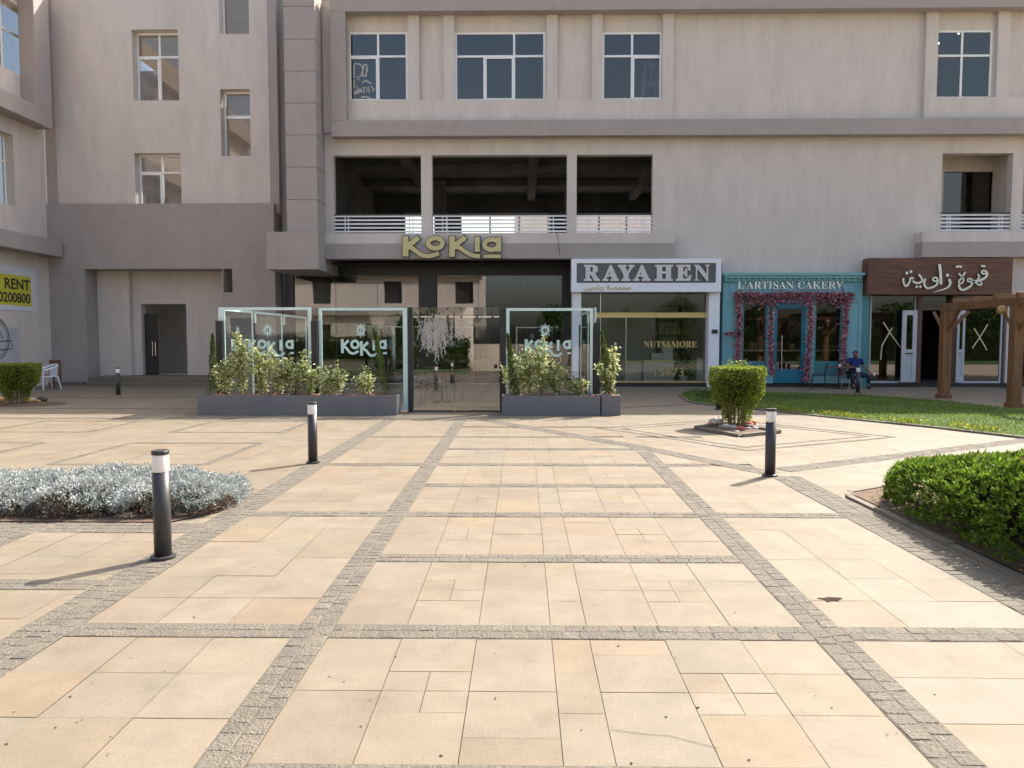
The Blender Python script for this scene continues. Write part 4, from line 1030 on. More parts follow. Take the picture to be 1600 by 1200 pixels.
# two glass door leaves with a printed white foliage pattern
xd0, xm, xd1 = X_(646, YE, 560), X_(710, YE, 560), X_(780, YE, 560)
def doorleaf(x0, x1, label, foliage, hx):
    t = thing('glass_door', label, 'glass door', ((x0 + x1) / 2, YE + .03, 0), 'glass doors of the terrace')
    y = YE + .03
    MB().quad((x0, y, .05), (x1, y, .05), (x1, y, ZT), (x0, y, ZT)).build('pane', M['doorglass'], t)
    mb = MB(); zr = Z_(495, YE); mb.box(x0, x1, y - .012, y - .002, zr - .012, zr + .012); mb.build('patch_rail', M['steel'], t)
    mb = MB(); 
    for q in (.15, .5, .85): mb.lathe(x0 + (x1 - x0) * q, y - .02, [(.022, zr - .02), (.022, zr + .02)], 10); mb.lathe(x0 + (x1 - x0) * q, y - .02, [(.02, ZT - .05), (.02, ZT - .015)], 10)
    mb.lathe(hx, y - .03, [(.03, .98), (.035, 1.0), (.035, 1.05), (.03, 1.07)], 10)
    mb.build('hardware', M['black_metal'], t)
    mb = MB(); mb.box(x0, x1, y - .014, y + .014, .012, .048); mb.build('bottom_rail', M['dark_metal'], t)
    mb = MB(); rr_ = random.Random(5)
    f = lambda u_, v_, d_: (P(u_, v_, y)[0], y - .004 - d_, P(u_, v_, y)[1]); q_ = 0
    for i in range(86):
        sx_ = rr_.gauss(687, 18.5); top = 484 + abs(sx_ - 684) * .3 + rr_.uniform(0, 20); ln = max(9, 60 - abs(sx_ - 678) * .9) * rr_.uniform(.45, 1.1); drift = rr_.uniform(-.12, .12)
        nl = int(ln / 2.2)
        for j in range(nl):
            v_ = top + ln * j / nl; u_ = sx_ + drift * (v_ - top) + rr_.uniform(-1, 1); an = PI / 2 + rr_.uniform(-.9, .9); l_ = rr_.uniform(3, 6.5)
            e_ = (u_ + math.cos(an) * l_, v_ + math.sin(an) * l_)
            if not (foliage[0] < min(u_, e_[0]) - 1 and max(u_, e_[0]) + 1 < foliage[1]): continue
            q_ += 1; d_ = .0002 + .000004 * q_
            mb.ribbon([(u_, v_), ((u_ + e_[0]) / 2 + .3, (v_ + e_[1]) / 2), e_], [.25, rr_.uniform(.7, 1.3), .1], f, 0, d_)
    mb.build('foliage_print', M['frost'], t)
doorleaf(xd0, xm - .01, 'left glass door leaf with most of the white foliage print', (648, 709), xd0 + .08)
doorleaf(xm + .01, xd1, 'right glass door leaf with the edge of the foliage print', (711, 735), xd1 - .08)
# wire chairs and tables on the terrace
def wire_chair(label, x, y, ang, group='wire chairs on the glass terrace', m=None):
    t = thing('terrace_chair', label, 'chair', (0, 0, 0), group); m = m or M['brownwood']
    mb = MB(); mb.box(-.21, .21, -.2, .2, .44, .465); mb.build('seat', m, t, bevel=.008)
    for sx in (-1, 1):
        for sy in (-1, 1): MB().tube([(sx * .19, sy * .18, .44), (sx * .23, sy * .23, 0)], .013, 6).build('leg', m, t)
    mb = MB(); mb.tube([(-.2, .19, .46), (-.21, .25, .86), (.21, .25, .86), (.2, .19, .46)], .013, 6)
    for i in range(5): q = -.14 + .07 * i; mb.tube([(q, .195, .46), (q, .25, .86)], .006, 5)
    mb.build('backrest', m, t)
    t.location = (x, y, 0.002); t.rotation_euler.z = ang; return t
ch0 = wire_chair('brown slatted chair seen through the left glass door leaf', X_(662, 18.5, 600), 18.3, 2.6)
for lab, px, y, a in (('brown slatted chair further back behind the left glass door leaf', 682, 20.2, .5), ('brown slatted chair behind the seam of the glass doors', 722, 19.6, -2.4)):
    c = copy_tree(ch0); c['label'] = lab; c.location = (X_(px, y, 600), y, .002); c.rotation_euler.z = a
t = thing('terrace_table', 'small square terrace table between the chairs behind the glass doors', 'table', (X_(695, 19, 600), 19.1, 0))
x = X_(690, 19, 600); MB().box(x - .35, x + .35, 18.75, 19.45, .72, .75).build('top', M['brownwood'], t, bevel=.008); MB().tube([(x, 19.1, .03), (x, 19.1, .72)], .03).build('leg', M['black_metal'], t); MB().box(x - .22, x + .22, 18.88, 19.32, 0.001, .03).build('base', M['black_metal'], t)

# ================================================================ PLANTERS AND THEIR SHRUBS
def planter(px0, px1, label):
    y0, y1 = 15.72, 16.22; x0, x1 = X_(px0, y0, 632), X_(px1, y0, 632); h = Z_(618, y0); w = .03
    t = thing('planter_box', label, 'planter', ((x0 + x1) / 2, 15.97, 0), 'grey planters along the terrace')
    mb = MB(); mb.box(x0, x1, y0, y0 + w, 0, h); mb.box(x0, x1, y1 - w, y1, 0, h); mb.box(x0, x0 + w, y0 + w, y1 - w, 0, h); mb.box(x1 - w, x1, y0 + w, y1 - w, 0, h); mb.box(x0 + w, x1 - w, y0 + w, y1 - w, .002, .05)
    mb.build('box', M['planter'], t, bevel=.006)
    mb = MB(); nx, ny = max(6, int((x1 - x0) / .06)), 7
    g = [[(x0 + w + (x1 - x0 - 2 * w) * i / nx, y0 + w + (y1 - y0 - 2 * w) * j / ny, h - .035 + random.uniform(-.015, .03) + .03 * math.sin(i * .9) * math.sin(j)) for i in range(nx + 1)] for j in range(ny + 1)]
    for j in range(ny):
        for i in range(nx): mb.quad(g[j][i], g[j][i + 1], g[j + 1][i + 1], g[j + 1][i])
    mb.build('mulch', M['redsoil'], t); return h
HP = planter(308, 620, 'long grey planter box left of the glass doors'); planter(784, 938, 'medium grey planter box right of the glass doors'); planter(940, 970, 'short grey planter box at the right end of the terrace')
def shrub(px, pytop, spread, label, n=420, name='variegated_shrub', lean=0.0, y=15.97, dense=1.0):
    x = X_(px, y, 600); zb = HP - .03; zt_ = P(px, pytop, y)[1]; H = zt_ - zb
    t = thing(name, label, 'shrub', (x, y, zb), 'cream leaved shrubs in the grey planters')
    mb = MB(); ends = []
    spread *= 1.3; ns = 6 + int(spread * 9)
    for i in range(ns):
        a = random.uniform(0, 2 * PI); q = random.random() ** .7; r_ = spread * q; hh = H * (1 - .35 * q) * random.uniform(.75, 1.0) if i else H
        e = Vector((x + lean + r_ * math.cos(a), y + .22 * q * math.sin(a), zb + hh)); b = Vector((x + random.uniform(-.05, .05), y + random.uniform(-.05, .05), zb))
        m = b.lerp(e, .55) + Vector((random.uniform(-.04, .04), random.uniform(-.03, .03), .04)); ends.append((b, m, e)); mb.tube([b, m, e], [.008, .006, .002], 5)
    mb.build('stems', M['twig'], t)
    pts = []; ds = []
    for i in range(int(n * 1.4)):
        b, m, e = random.choice(ends); k = random.random() ** .7; p = b.lerp(m, k * 2) if k < .5 else m.lerp(e, k * 2 - 1)
        if p.z - zb < .1 * H and random.random() < .7: continue
        p = p + Vector((random.gauss(0, .045), random.gauss(0, .045), random.gauss(0, .035)))
        p.y = min(max(p.y, 15.7), 16.24); p.z = max(p.z, zb + .04)
        pts.append(p[:]); ds.append((random.gauss(0, 1), random.gauss(0, 1), random.gauss(-.1, .7)))
    N = len(pts); c1 = mixcols(N, (0.54, 0.56, 0.26), (0.76, 0.75, 0.49), .15); c2 = mixcols(N, (0.14, 0.20, 0.045), (0.30, 0.36, 0.09), .2)
    pick = (rng.random((N, 1)) < .62); cols = np.where(pick, c1, c2)
    leaves('foliage', pts, ds, rng.uniform(.055, .095, N), rng.uniform(.03, .055, N), cols, M['cream'], t, fold=.15)
    return t
SH = [(352, 548, .22, 420, 'low cream leaved shrub at the left end of the long planter'), (378, 520, .26, 620, 'tall cream leaved shrub before the logo of the left screen'), (408, 540, .26, 620, 'bushy cream leaved shrub third from the left end of the long planter'),
      (436, 543, .28, 620, 'bushy cream leaved shrub in the middle of the left screen'), (462, 548, .27, 600, 'bushy cream leaved shrub left of the short black post'), (484, 562, .2, 300, 'thin cream leaved shrub in front of the short black post'),
      (507, 570, .17, 260, 'sparse cream leaved shrub just right of the short black post'), (527, 566, .17, 260, 'sparse cream leaved shrub below the second logo'), (572, 572, .2, 320, 'isolated cream leaved shrub leaning towards the thin cypress'),
      (806, 548, .3, 520, 'cream leaved shrub spreading left over the door post'), (828, 545, .22, 480, 'cream leaved shrub beside the cypress right of the doors'), (848, 525, .2, 480, 'tallest cream leaved shrub in front of the third logo'),
      (868, 556, .26, 640, 'dense round cream leaved shrub right of the third logo'), (903, 585, .2, 380, 'low greenish shrub at the right end of the medium planter'), (955, 538, .22, 560, 'cream leaved shrub in the short end planter')]
for (px, py, sp, n, lab) in SH: shrub(px, py, sp, lab, n)
def cypress(pb, pt, label, r0=.105):
    y = 15.97; zb = HP - .03; xb = X_(pb, y, 610); xt, zt_ = P(pt[0], pt[1], y)
    t = thing('slim_cypress', label, 'cypress', (xb, y, zb), 'slim cypresses in the grey planters')
    MB().tube([(xb, y, zb), ((xb * 2 + xt) / 3, y, zb + (zt_ - zb) * .5), (xt, y, zt_ - .04)], [.014, .009, .003], 6).build('trunk', M['twig'], t)
    N = 2200; k = rng.random(N) ** .85; rr = r0 * (1 - k) ** .55 * (1 + .18 * np.sin(k * 25)) * np.sqrt(rng.random(N)); a = rng.random(N) * 2 * PI
    px = xb + (xt - xb) * k ** 1.3 + rr * np.cos(a); py = y + rr * np.sin(a); pz = zb + .02 + (zt_ - zb) * k
    d = np.stack([np.cos(a) * .5, np.sin(a) * .5, np.full(N, 1.0)], 1) + rng.normal(0, .25, (N, 3))
    leaves('foliage', np.stack([px, py, pz], 1), d, .045, .014, mixcols(N, (.04, .075, .014), (.12, .17, .035)), M['leaf'], t)
cypress(333, (332, 524), 'slim cypress at the left end of the long planter'); cypress(601, (584, 516), 'slim leaning cypress at the right end of the long planter')
cypress(803, (793, 524), 'slim cypress at the left end of the medium planter'); cypress(951, (940, 520), 'slim cypress in the short end planter')

# ================================================================ BOLLARD LIGHTS
def bollard(label):
    t = thing('bollard_light', label, 'bollard', (0, 0, 0), 'charcoal bollard lights on the plaza')
    MB().lathe(0, 0, [(.088, .004), (.088, .018), (.066, .024)], 28).build('base_plate', M['dark_metal'], t)
    MB().lathe(0, 0, [(.060, .024), (.060, .638)], 28).build('post', M['dark_metal'], t, smooth=True)
    MB().lathe(0, 0, [(.056, .639), (.0575, .645), (.0575, .762), (.056, .766)], 28).build('lens', M['lens'], t, smooth=True)
    MB().lathe(0, 0, [(.061, .767), (.061, .79), (.057, .797)], 28).build('cap', M['dark_metal'], t)
    return t
b0 = bollard('nearest charcoal bollard light before the silver shrubs')
BL = [((255, 873), None), ((489, 724), 'charcoal bollard light on the cobble strip between the two nearest squares'), ((1203, 744), 'charcoal bollard light right of the topiary on the cobble crossing'), ((185, 617), 'small far bollard light in the shade before the doorway'),
      ((1340, 614), 'far bollard light at the lawn edge in front of the seated man'), ((1123, 640), 'bollard light half hidden behind the clipped topiary')]
for (p, lab) in BL:
    o = b0 if lab is None else copy_tree(b0)
    if lab: o['label'] = lab
    x, y = G(*p); o.location = (x, y, .006)

# ================================================================ CLIPPED AND LOW SHRUBS
def lump(p, f, seed):
    s_ = np.zeros(len(p))
    for k, (a, b, c, ph) in enumerate(((1, .7, .3, 0.), (-.6, 1.1, .5, 1.3), (.4, -.8, 1.2, 2.1), (1.3, .9, -.7, 4.))): s_ += np.sin(f * (a * p[:, 0] + b * p[:, 1] + c * p[:, 2]) + ph + seed)
    return s_ / 4
def topiary(x, y, H, hw, label, seed=0., rot=.4, sprig=True):
    t = thing('clipped_topiary', label, 'topiary', (x, y, 0), 'clipped vase shaped topiaries')
    N = 13000
    z = rng.random(N) ** .75
    def prof(q): return np.interp(q, [0, .12, .25, .36, .46, .58, .75, 1], [.44, .47, .53, .68, .86, .95, 1.0, .99])
    a = rng.random(N) * 2 * PI; sq = np.minimum(1 / np.maximum(np.abs(np.cos(a)), 1e-3), 1 / np.maximum(np.abs(np.sin(a)), 1e-3)) * .25 + .75
    sq = np.minimum(sq, 1.1)
    top = rng.random(N) < .2; z = np.where(top, 1 - .03 * rng.random(N), z)
    depth = 1 - .16 * rng.random(N) ** 2
    depth = np.where(top, np.sqrt(rng.random(N)), depth)
    r_ = hw * prof(z) * sq * depth
    ca, sa = np.cos(a + rot), np.sin(a + rot)
    pts = np.stack([x + r_ * ca, y + r_ * sa, .10 + (H - .1) * z], 1)
    L = lump(pts, 16., seed); pts[:, 0] += ca * L * .035; pts[:, 1] += sa * L * .035; pts[:, 2] += np.where(top, L * .02, 0)
    d = np.stack([ca, sa, np.where(top, 1.2, .35) * np.ones(N)], 1) + rng.normal(0, .55, (N, 3))
    keep = ~((z < .28) & (rng.random(N) < .3))
    cols = mixcols(N, (.13, .185, .028), (.31, .375, .06), .2)
    leaves('foliage', pts[keep], d[keep], rng.uniform(.03, .05, keep.sum()), rng.uniform(.016, .026, keep.sum()), cols[keep], M['leaf'], t, fold=.15)
    mb = MB()
    for i in range(12):
        q = 2 * PI * i / 12; b = Vector((x + .13 * hw / .45 * math.cos(q), y + .13 * math.sin(q), 0.02)); e = Vector((x + hw * .62 * math.cos(q + .2), y + hw * .62 * math.sin(q + .2), H * .62))
        mb.tube([b, b.lerp(e, .5) + Vector((random.uniform(-.03, .03), random.uniform(-.03, .03), .05)), e], [.018, .014, .008], 6)
    mb.build('stems', M['twig'], t)
    mb = MB(); mb.lathe(x, y, [(hw * .2, .36 * H), (hw * .45, .44 * H), (hw * .78, .58 * H), (hw * .82, .9 * H), (hw * .5, .95 * H)], 14); mb.build('shade_core', M['core'], t)  # added dark hull, stands for the shade inside the topiary
    if sprig:
        n = 260; u = rng.random(n); pts = np.stack([x + rng.uniform(-.22, .16, n) + .03 * u, y + rng.normal(0, .1, n), H - .02 + .17 * u * rng.random(n) ** .4], 1)
        leaves('top_sprig', pts, rng.normal(0, 1, (n, 3)) + [0, 0, .8], .04, .022, mixcols(n, (.16, .22, .03), (.26, .32, .06)), M['leaf'], t)
    return t
tx, ty = G(1153, 668)
topiary(tx, ty + .1, P(1153, 575, ty)[1], .45, 'bright clipped vase topiary in the sunlit diamond bed')
tx2, ty2 = G(27, 632)
topiary(tx2, ty2, P(27, 569, ty2)[1], .50, 'shaded clipped topiary at the left edge near the white chair', 2., .1, False)
bdr = MB()
bc = [G(1088, 671), G(1157, 683), G(1217, 677), G(1160, 664)]
bc[3] = (bc[0][0] + bc[2][0] - bc[1][0], bc[0][1] + bc[2][1] - bc[1][1] + .35)
for i in range(4):
    a, b = Vector(bc[i]), Vector(bc[(i + 1) % 4]); d = (b - a).normalized(); n_ = Vector((-d.y, d.x)) * .05
    c = [a - n_, b - n_, b + n_ - d * .1, a + n_ + d * .1]
    bdr.add([(p.x, p.y, .004) for p in c] + [(p.x, p.y, .055 + .002 * i) for p in c], [(4, 5, 6, 7), (0, 1, 5, 4), (1, 2, 6, 5), (2, 3, 7, 6), (3, 0, 4, 7)])
tag(bdr.build('bed_border', M['kerb']), 'low stone border round the bright topiary bed', 'border')
sheet('planting_bed', [tuple(p) for p in bc], .02, M['soil'])
sheet('planting_bed', [(tx2 + 1.2 * math.cos(i * PI / 8), ty2 + .75 * math.sin(i * PI / 8)) for i in range(16)], .014, M['soil'])
def rock(x, y, r_, m, label, group):
    bpy_mb = MB(); n, k = 10, 7; vs = []; sx, sy, sz = random.uniform(.9, 1.4), random.uniform(.8, 1.1), random.uniform(.55, .8); ph = random.uniform(0, 6)
    prof = []
    for i in range(k + 1):
        th = PI * i / k
        for j in range(n):
            a = 2 * PI * j / n + ph; q = r_ * (1 + .12 * math.sin(3 * a + 2 * th + ph) + .06 * random.uniform(-1, 1))
            vs.append((x + q * sx * math.sin(th) * math.cos(a), y + q * sy * math.sin(th) * math.sin(a), max(.012, r_ * sz * .75 + q * sz * math.cos(th))))
    fs = [(i * n + j, (i + 1) * n + j, (i + 1) * n + (j + 1) % n, i * n + (j + 1) % n) for i in range(k) for j in range(n)]
    bpy_mb.add(vs, fs); tag(bpy_mb.build('pebble', m, smooth=True), label, 'stone', group)
for (px, py, m, r_, lab) in ((1110, 667, 'redrock', .06, 'red painted stone at the left corner of the topiary bed'), (1120, 665, 'rock', .12, 'largest pale stone left of the topiary foot'), (1129, 669, 'rock', .06, None), (1138, 670, 'rock', .065, None), (1147, 671, 'rock', .06, None), (1158, 673, 'redrock', .07, 'pink red stone lying front and centre of the topiary bed'),
                           (1170, 667, 'redrock', .075, 'red stone touching the right of the topiary foot'), (1174, 663, 'ochrerock', .09, 'tall ochre stone right of the topiary foot'), (1169, 672, 'rock', .055, None), (1180, 672, 'rock', .055, None), (1192, 670, 'rock', .07, None), (1183, 668, 'rock', .05, None), (1150, 677, 'rock', .05, None)):
    rock(*G(px, py), r_, M[m], lab or 'pale rounded stone in the row edging the bright topiary bed', 'stones round the bright topiary')
for (px, py, m, r_, lab) in ((3, 628, 'ochrerock', .14, 'yellowish stone left of the shaded topiary foot'), (16, 626, 'darkrock', .10, 'small dark stone left of the shaded topiary stems'), (24, 632, 'rock', .11, 'bluish grey stone in front of the shaded topiary foot'), (42, 630, 'ochrerock', .11, 'first ochre stone right of the shaded topiary foot'), (49, 628, 'rock', .10, 'pale stone right of the shaded topiary foot'), (58, 629, 'ochrerock', .07, 'small ochre stone between pale and dark stones'), (66, 628, 'darkrock', .11, 'dark stone at the right end of the shaded topiary bed')):
    rock(*G(px, py), r_, M[m], lab, 'stones round the shaded topiary')
# the big green hedge on the right
def hedge(label, x0, x1, y0, y1, H, seed=0.):
    t = thing('low_hedge', label, 'hedge', ((x0 + x1) / 2, (y0 + y1) / 2, 0.03))
    cx, cy, hx, hy = (x0 + x1) / 2, (y0 + y1) / 2, (x1 - x0) / 2, (y1 - y0) / 2
    N0 = 16000; e = 4.0; grow = lambda y_: 1 + .22 * np.clip(7.2 - y_, 0, 4)
    # uniform over the top and the four sides of a box, then rounded
    areas = np.array([4 * hx * hy, 2 * hx * H, 2 * hx * H, 2 * hy * H, 2 * hy * H]); face = rng.choice(5, N0, p=areas / areas.sum())
    a = rng.uniform(-1, 1, N0); b = rng.uniform(-1, 1, N0); c = rng.random(N0)
    g = np.stack([np.select([face == 0, face <= 2], [a, a], np.where(face == 3, -1., 1.)), np.select([face == 0, face == 1, face == 2], [b, -np.ones(N0), np.ones(N0)], a), np.where(face == 0, 1., c)], 1)
    g /= ((np.abs(g) ** e).sum(1) ** (1 / e))[:, None]
    g0 = g * (1 - .13 * rng.random((N0, 1)) ** 2)
    pts = np.stack([cx + g0[:, 0] * hx, cy + g0[:, 1] * hy, .05 + g0[:, 2] * (H - .05)], 1)
    w = np.stack([cx + g[:, 0] * hx, cy + g[:, 1] * hy, g[:, 2] * H], 1)
    L = lump(w, 5.2, seed) * .07 + lump(w, 15., seed + 2) * .035
    nrm = np.sign(g) * np.abs(g) ** 3 / np.array([hx, hy, H * .8]); nrm /= np.linalg.norm(nrm, axis=1, keepdims=True)
    pts += nrm * L[:, None]; pts[:, 2] *= grow(pts[:, 1]); pts[:, 2] = np.maximum(pts[:, 2], .05)
    keep = ~((pts[:, 2] < .13 + .05 * np.sin(pts[:, 1] * 6)) & (rng.random(N0) < .45)); pts = pts[keep]; nrm = nrm[keep]; n = len(pts)
    k = 6                                            # rosettes of six leaves
    P_ = np.repeat(pts, k, 0) + rng.normal(0, .008, (n * k, 3)); D = np.repeat(nrm + [0, 0, .45], k, 0) + rng.normal(0, .7, (n * k, 3))
    base = mixcols(n, (.055, .115, .012), (.165, .25, .028), .2); base = np.repeat(base, k, 0) * rng.uniform(.8, 1.25, (n * k, 1))
    br = np.repeat(rng.random(n) < .012, k); base[br] = (.20, .11, .03)
    leaves('foliage', P_, D, rng.uniform(.032, .055, n * k), rng.uniform(.013, .02, n * k), base, M['leaf'], t, fold=.1)
    m_ = .12; zs_ = [(.17, .80), (.3, .93), (H * .72, .93), (H * .84, .84)]; vs = []; ns_ = 40
    for i_, (z, q) in enumerate(zs_):
        for j in range(ns_):
            al = 2 * PI * j / ns_; c_, s2 = math.cos(al), math.sin(al); rr = 1 / (abs(c_) ** 4 + abs(s2) ** 4) ** .25
            yy = cy + (hy - m_) * q * rr * s2; vs.append((cx + (hx - m_) * q * rr * c_, yy, z * float(grow(yy)) if i_ > 0 else z))
    fs = [(i * ns_ + j, i * ns_ + (j + 1) % ns_, (i + 1) * ns_ + (j + 1) % ns_, (i + 1) * ns_ + j) for i in range(3) for j in range(ns_)] + [tuple(3 * ns_ + j for j in range(ns_))]
    MB().add(vs, fs).build('shade_core', M['core'], t)  # added near-black hull closing the hedge, its inner shade painted in
    mb = MB()
    for i in range(60):
        al = random.uniform(x0 + .35, x1 - .35); be = random.uniform(y0 + .3, y1 - .45); mb.tube([(al, be, .02), (al + random.uniform(-.1, .1), be + random.uniform(-.1, .1), .3)], [.012, .007], 5)
    mb.build('stems', M['twig'], t)
    return t
hedge('dense bright green hedge in the right bed casting its shadow on cobbles', 3.37, 5.7, 2.9, 7.6, .50)
# dry leaves lying in the right bed
n = 900; px = rng.uniform(3.4, 4.6, n); py = rng.uniform(3.5, 8.0, n)
ok = py < 7.5 + (px - 3.38) * .6; px, py = px[ok], py[ok]; n = len(px)
tag(leaves('leaf_litter', np.stack([px, py, .036 + rng.random(n) * .012], 1), np.concatenate([rng.normal(0, 1, (n, 2)), rng.normal(0, .12, (n, 1))], 1), rng.uniform(.02, .05, n), rng.uniform(.012, .025, n), mixcols(n, (.22, .15, .08), (.5, .42, .3)), M['cream']), kind='stuff')
# silver shrubs of the left bed
def silver(x, y, rx, ry, H, label, seed):
    t = thing('silver_shrub', label, 'shrub', (x, y, .012), 'silver leaved shrubs in the left bed')
    n = 3800; g = rng.normal(size=(n, 3)); g[:, 2] = np.abs(g[:, 2]); e = 2.6
    s_ = (np.abs(g[:, 0]) ** e + np.abs(g[:, 1]) ** e + np.abs(g[:, 2]) ** e) ** (1 / e); g /= s_[:, None]
    g0 = g * rng.uniform(.82, 1, (n, 1)); pts = np.stack([x + g0[:, 0] * rx, y + g0[:, 1] * ry, .03 + g0[:, 2] * (H - .03)], 1)
    L = lump(pts, 8., seed) * .075 + lump(pts, 22., seed) * .03; pts += g * L[:, None]; pts[:, 2] = np.maximum(pts[:, 2], .03)
    k = 6; P_ = np.repeat(pts, k, 0) + rng.normal(0, .01, (n * k, 3)); D = np.repeat(g + [0, 0, .4], k, 0) + rng.normal(0, .8, (n * k, 3))
    cols = mixcols(n * k, (.27, .295, .28), (.55, .58, .555), .16)
    dry = np.repeat((pts[:, 2] < .14 + .06 * np.sin(pts[:, 0] * 9 + seed)) & (g[:, 1] < -.15) & (rng.random(n) < .85), k)
    cols[dry] = mixcols(dry.sum(), (.10, .075, .05), (.24, .19, .13), .2)
    leaves('foliage', P_, D, rng.uniform(.024, .042, n * k), rng.uniform(.009, .015, n * k), cols, M['silver'], t, fold=.1)
    mb = MB(); mb.lathe(0, 0, [(.9, .02), (.86, .3), (.66, .6), (.3, .78)], 16); mb.v = [(x + p * rx * .85, y + q * ry * .85, .02 + z * H * .9) for p, q, z in mb.v]
    mb.build('shade_core', M['core'], t)  # added dark dome painted as shade, stops the view through the shrub
silver(-3.35, 7.1, .60, .62, .265, 'rightmost silver leaved shrub, right of the nearest bollard', 0.)
silver(-4.15, 7.15, .56, .74, .295, 'silver leaved shrub directly behind the nearest bollard', 1.7)
silver(-4.95, 7.05, .55, .66, .275, 'silver leaved shrub with brown dry base left of the nearest bollard', 3.1)
silver(-5.75, 7.2, .58, .80, .285, 'leftmost silver leaved shrub at the edge of the photograph', 4.6)
silver(-6.7, 7.3, .65, .85, .39, 'silver leaved shrub beyond the left edge of the bed', 5.6)
# lawn grass and its yellow-green edge
n = 60000; gx = rng.uniform(4.2, 14.5, n); gy = rng.uniform(12, 23.5, n); ok = in_poly(gx, gy, GP); gx, gy = gx[ok], gy[ok]; n = len(gx)
tag(leaves('grass', np.stack([gx, gy, np.full(n, .018)], 1), np.concatenate([rng.normal(0, .45, (n, 2)), np.ones((n, 1))], 1), rng.uniform(.03, .065, n), .014, mixcols(n, (.095, .165, .026), (.21, .28, .055), .15) * (1 + .28 * lump(np.stack([gx, gy, 0 * gx], 1), 2.2, 1.))[:, None], M['leaf']), kind='stuff')
pts = []
for a, b in zip(GR[2:], GR[3:]):
    L = math.dist(a, b)
    for i in range(int(L * 330)):
        k = random.random(); off = abs(random.gauss(0, .18)) + .03; d = ((b[0] - a[0]) / L, (b[1] - a[1]) / L)
        if math.sin(k * L * 5 + a[0] * 3) * .5 + .55 < random.random(): continue
        pts.append((a[0] + (b[0] - a[0]) * k - d[1] * off, a[1] + (b[1] - a[1]) * k + d[0] * off, .03 + random.random() * .1 * (1 - min(off, .5))))
n = len(pts)
tag(leaves('ground_cover', pts, rng.normal(0, 1, (n, 3)) + [0, 0, .6], .05, .03, mixcols(n, (.14, .19, .02), (.32, .33, .04)), M['leaf']), kind='stuff')
pts = [(random.gauss(0, 1), random.gauss(0, 1), random.random()) for i in range(700)]
gx0, gy0 = G(1085, 622); n = 700; P_ = np.clip(np.array(pts), -1.6, 1.6) * [.28, .55, .18] + [gx0 + .55, gy0, .03]
tag(leaves('edge_weeds', P_, rng.normal(0, 1, (n, 3)) + [0, 0, .6], .07, .03, mixcols(n, (.04, .075, .015), (.10, .15, .03)), M['leaf']), 'tuft of low weeds at the left tip of the lawn', 'plant')
# pink flower garlands round the cake shop windows
def garland(label, path, thick, n, hang=0.):
    pts3 = [(P(a, b, YC - .1)[0], YC - .1, P(a, b, YC - .1)[1]) for a, b in path]
    t = thing('flower_garland', label, 'garland', pts3[0], 'pink flower garlands on the cake shop')
    MB().tube(pts3, .02, 6).build('vine', M['core'], t)
    V = [Vector(p) for p in pts3]; Ls = [(b - a).length for a, b in zip(V, V[1:])]; tot = sum(Ls)
    P_ = []; 
    for i in range(int(n * .85)):
        q = random.random() * tot; k = 0
        while q > Ls[k] and k < len(Ls) - 1: q -= Ls[k]; k += 1
        p = V[k].lerp(V[k + 1], min(q / Ls[k], 1)); th = thick * (1.9 if random.random() < .08 else 1) * (.35 + .7 * math.sin(p.x * 9 + p.z * 7) ** 2)
        p = p + Vector((random.gauss(0, th * .5), -abs(random.gauss(0, .05)), random.gauss(0, th * .5) - hang * random.random() ** 3))
        P_.append(p[:])
    P_ = np.array(P_); P_[:, 1] = np.minimum(P_[:, 1], YC - .035); N = len(P_)
    cols = mixcols(N, (.32, .065, .11), (.70, .33, .36), .25); w = rng.random(N) < .08; cols[w] = mixcols(w.sum(), (.45, .35, .36), (.6, .5, .5)); w = rng.random(N) < .10; cols[w] = mixcols(w.sum(), (.015, .03, .012), (.04, .06, .02))
    leaves('blossom', P_, rng.normal(0, 1, (N, 3)), rng.uniform(.06, .12, N), rng.uniform(.045, .075, N), cols, M['petal'], t, fold=.2)
garland('pink garland running along the top above the cake shop door', [(1148, 459), (1200, 460), (1260, 459), (1333, 460)], .12, 1700, .35)
garland('pink garland down the far left edge of the cake shop windows', [(1153, 462), (1155, 520), (1151, 590)], .13, 1100)
garland('pink garland between the left window and the teal door', [(1212, 462), (1205, 480), (1203, 540), (1206, 585)], .12, 900)
garland('pink garland between the teal door and the right window', [(1264, 462), (1267, 500), (1263, 550), (1259, 594)], .13, 1000)
garland('pink garland down the right edge beside the seated man', [(1323, 462), (1319, 520), (1315, 585)], .12, 950)
garland('short pink sprig sticking out left of the cake shop', [(1150, 522), (1140, 521), (1133, 521)], .07, 70)

# ================================================================ PERGOLA
pg = thing('pergola', 'brown timber pergola with square posts standing beside the lawn', 'pergola', (11.9, 19, 0))
XP0 = 11.70; YP = [20.685, 17.74, 14.6]; ZPB = 2.62
def ppost(x, y):
    mb = MB().box(x - .115, x + .115, y - .115, y + .115, .02, ZPB - .2); mb.box(x - .15, x + .15, y - .15, y + .15, .0, .12)
    mb.build('post', M['pergola'], pg, bevel=.012)
    mb = MB()
    for s_ in (-1, 1):
        mb.tube([(x, y + s_ * .1, ZPB - .75), (x, y + s_ * .62, ZPB - .22)], .05, 4)
    mb.tube([(x + .1, y, ZPB - .75), (x + .62, y, ZPB - .22)], .05, 4)
    mb.build('brace', M['pergola'], pg)
for y in YP: ppost(XP0, y); ppost(XP0 + 3.2, y)
for x in (XP0, XP0 + 3.2): MB().box(x - .07, x + .07, YP[2] - .6, YP[0] + .18, ZPB - .2, ZPB).build('beam', M['pergola'], pg, bevel=.01)
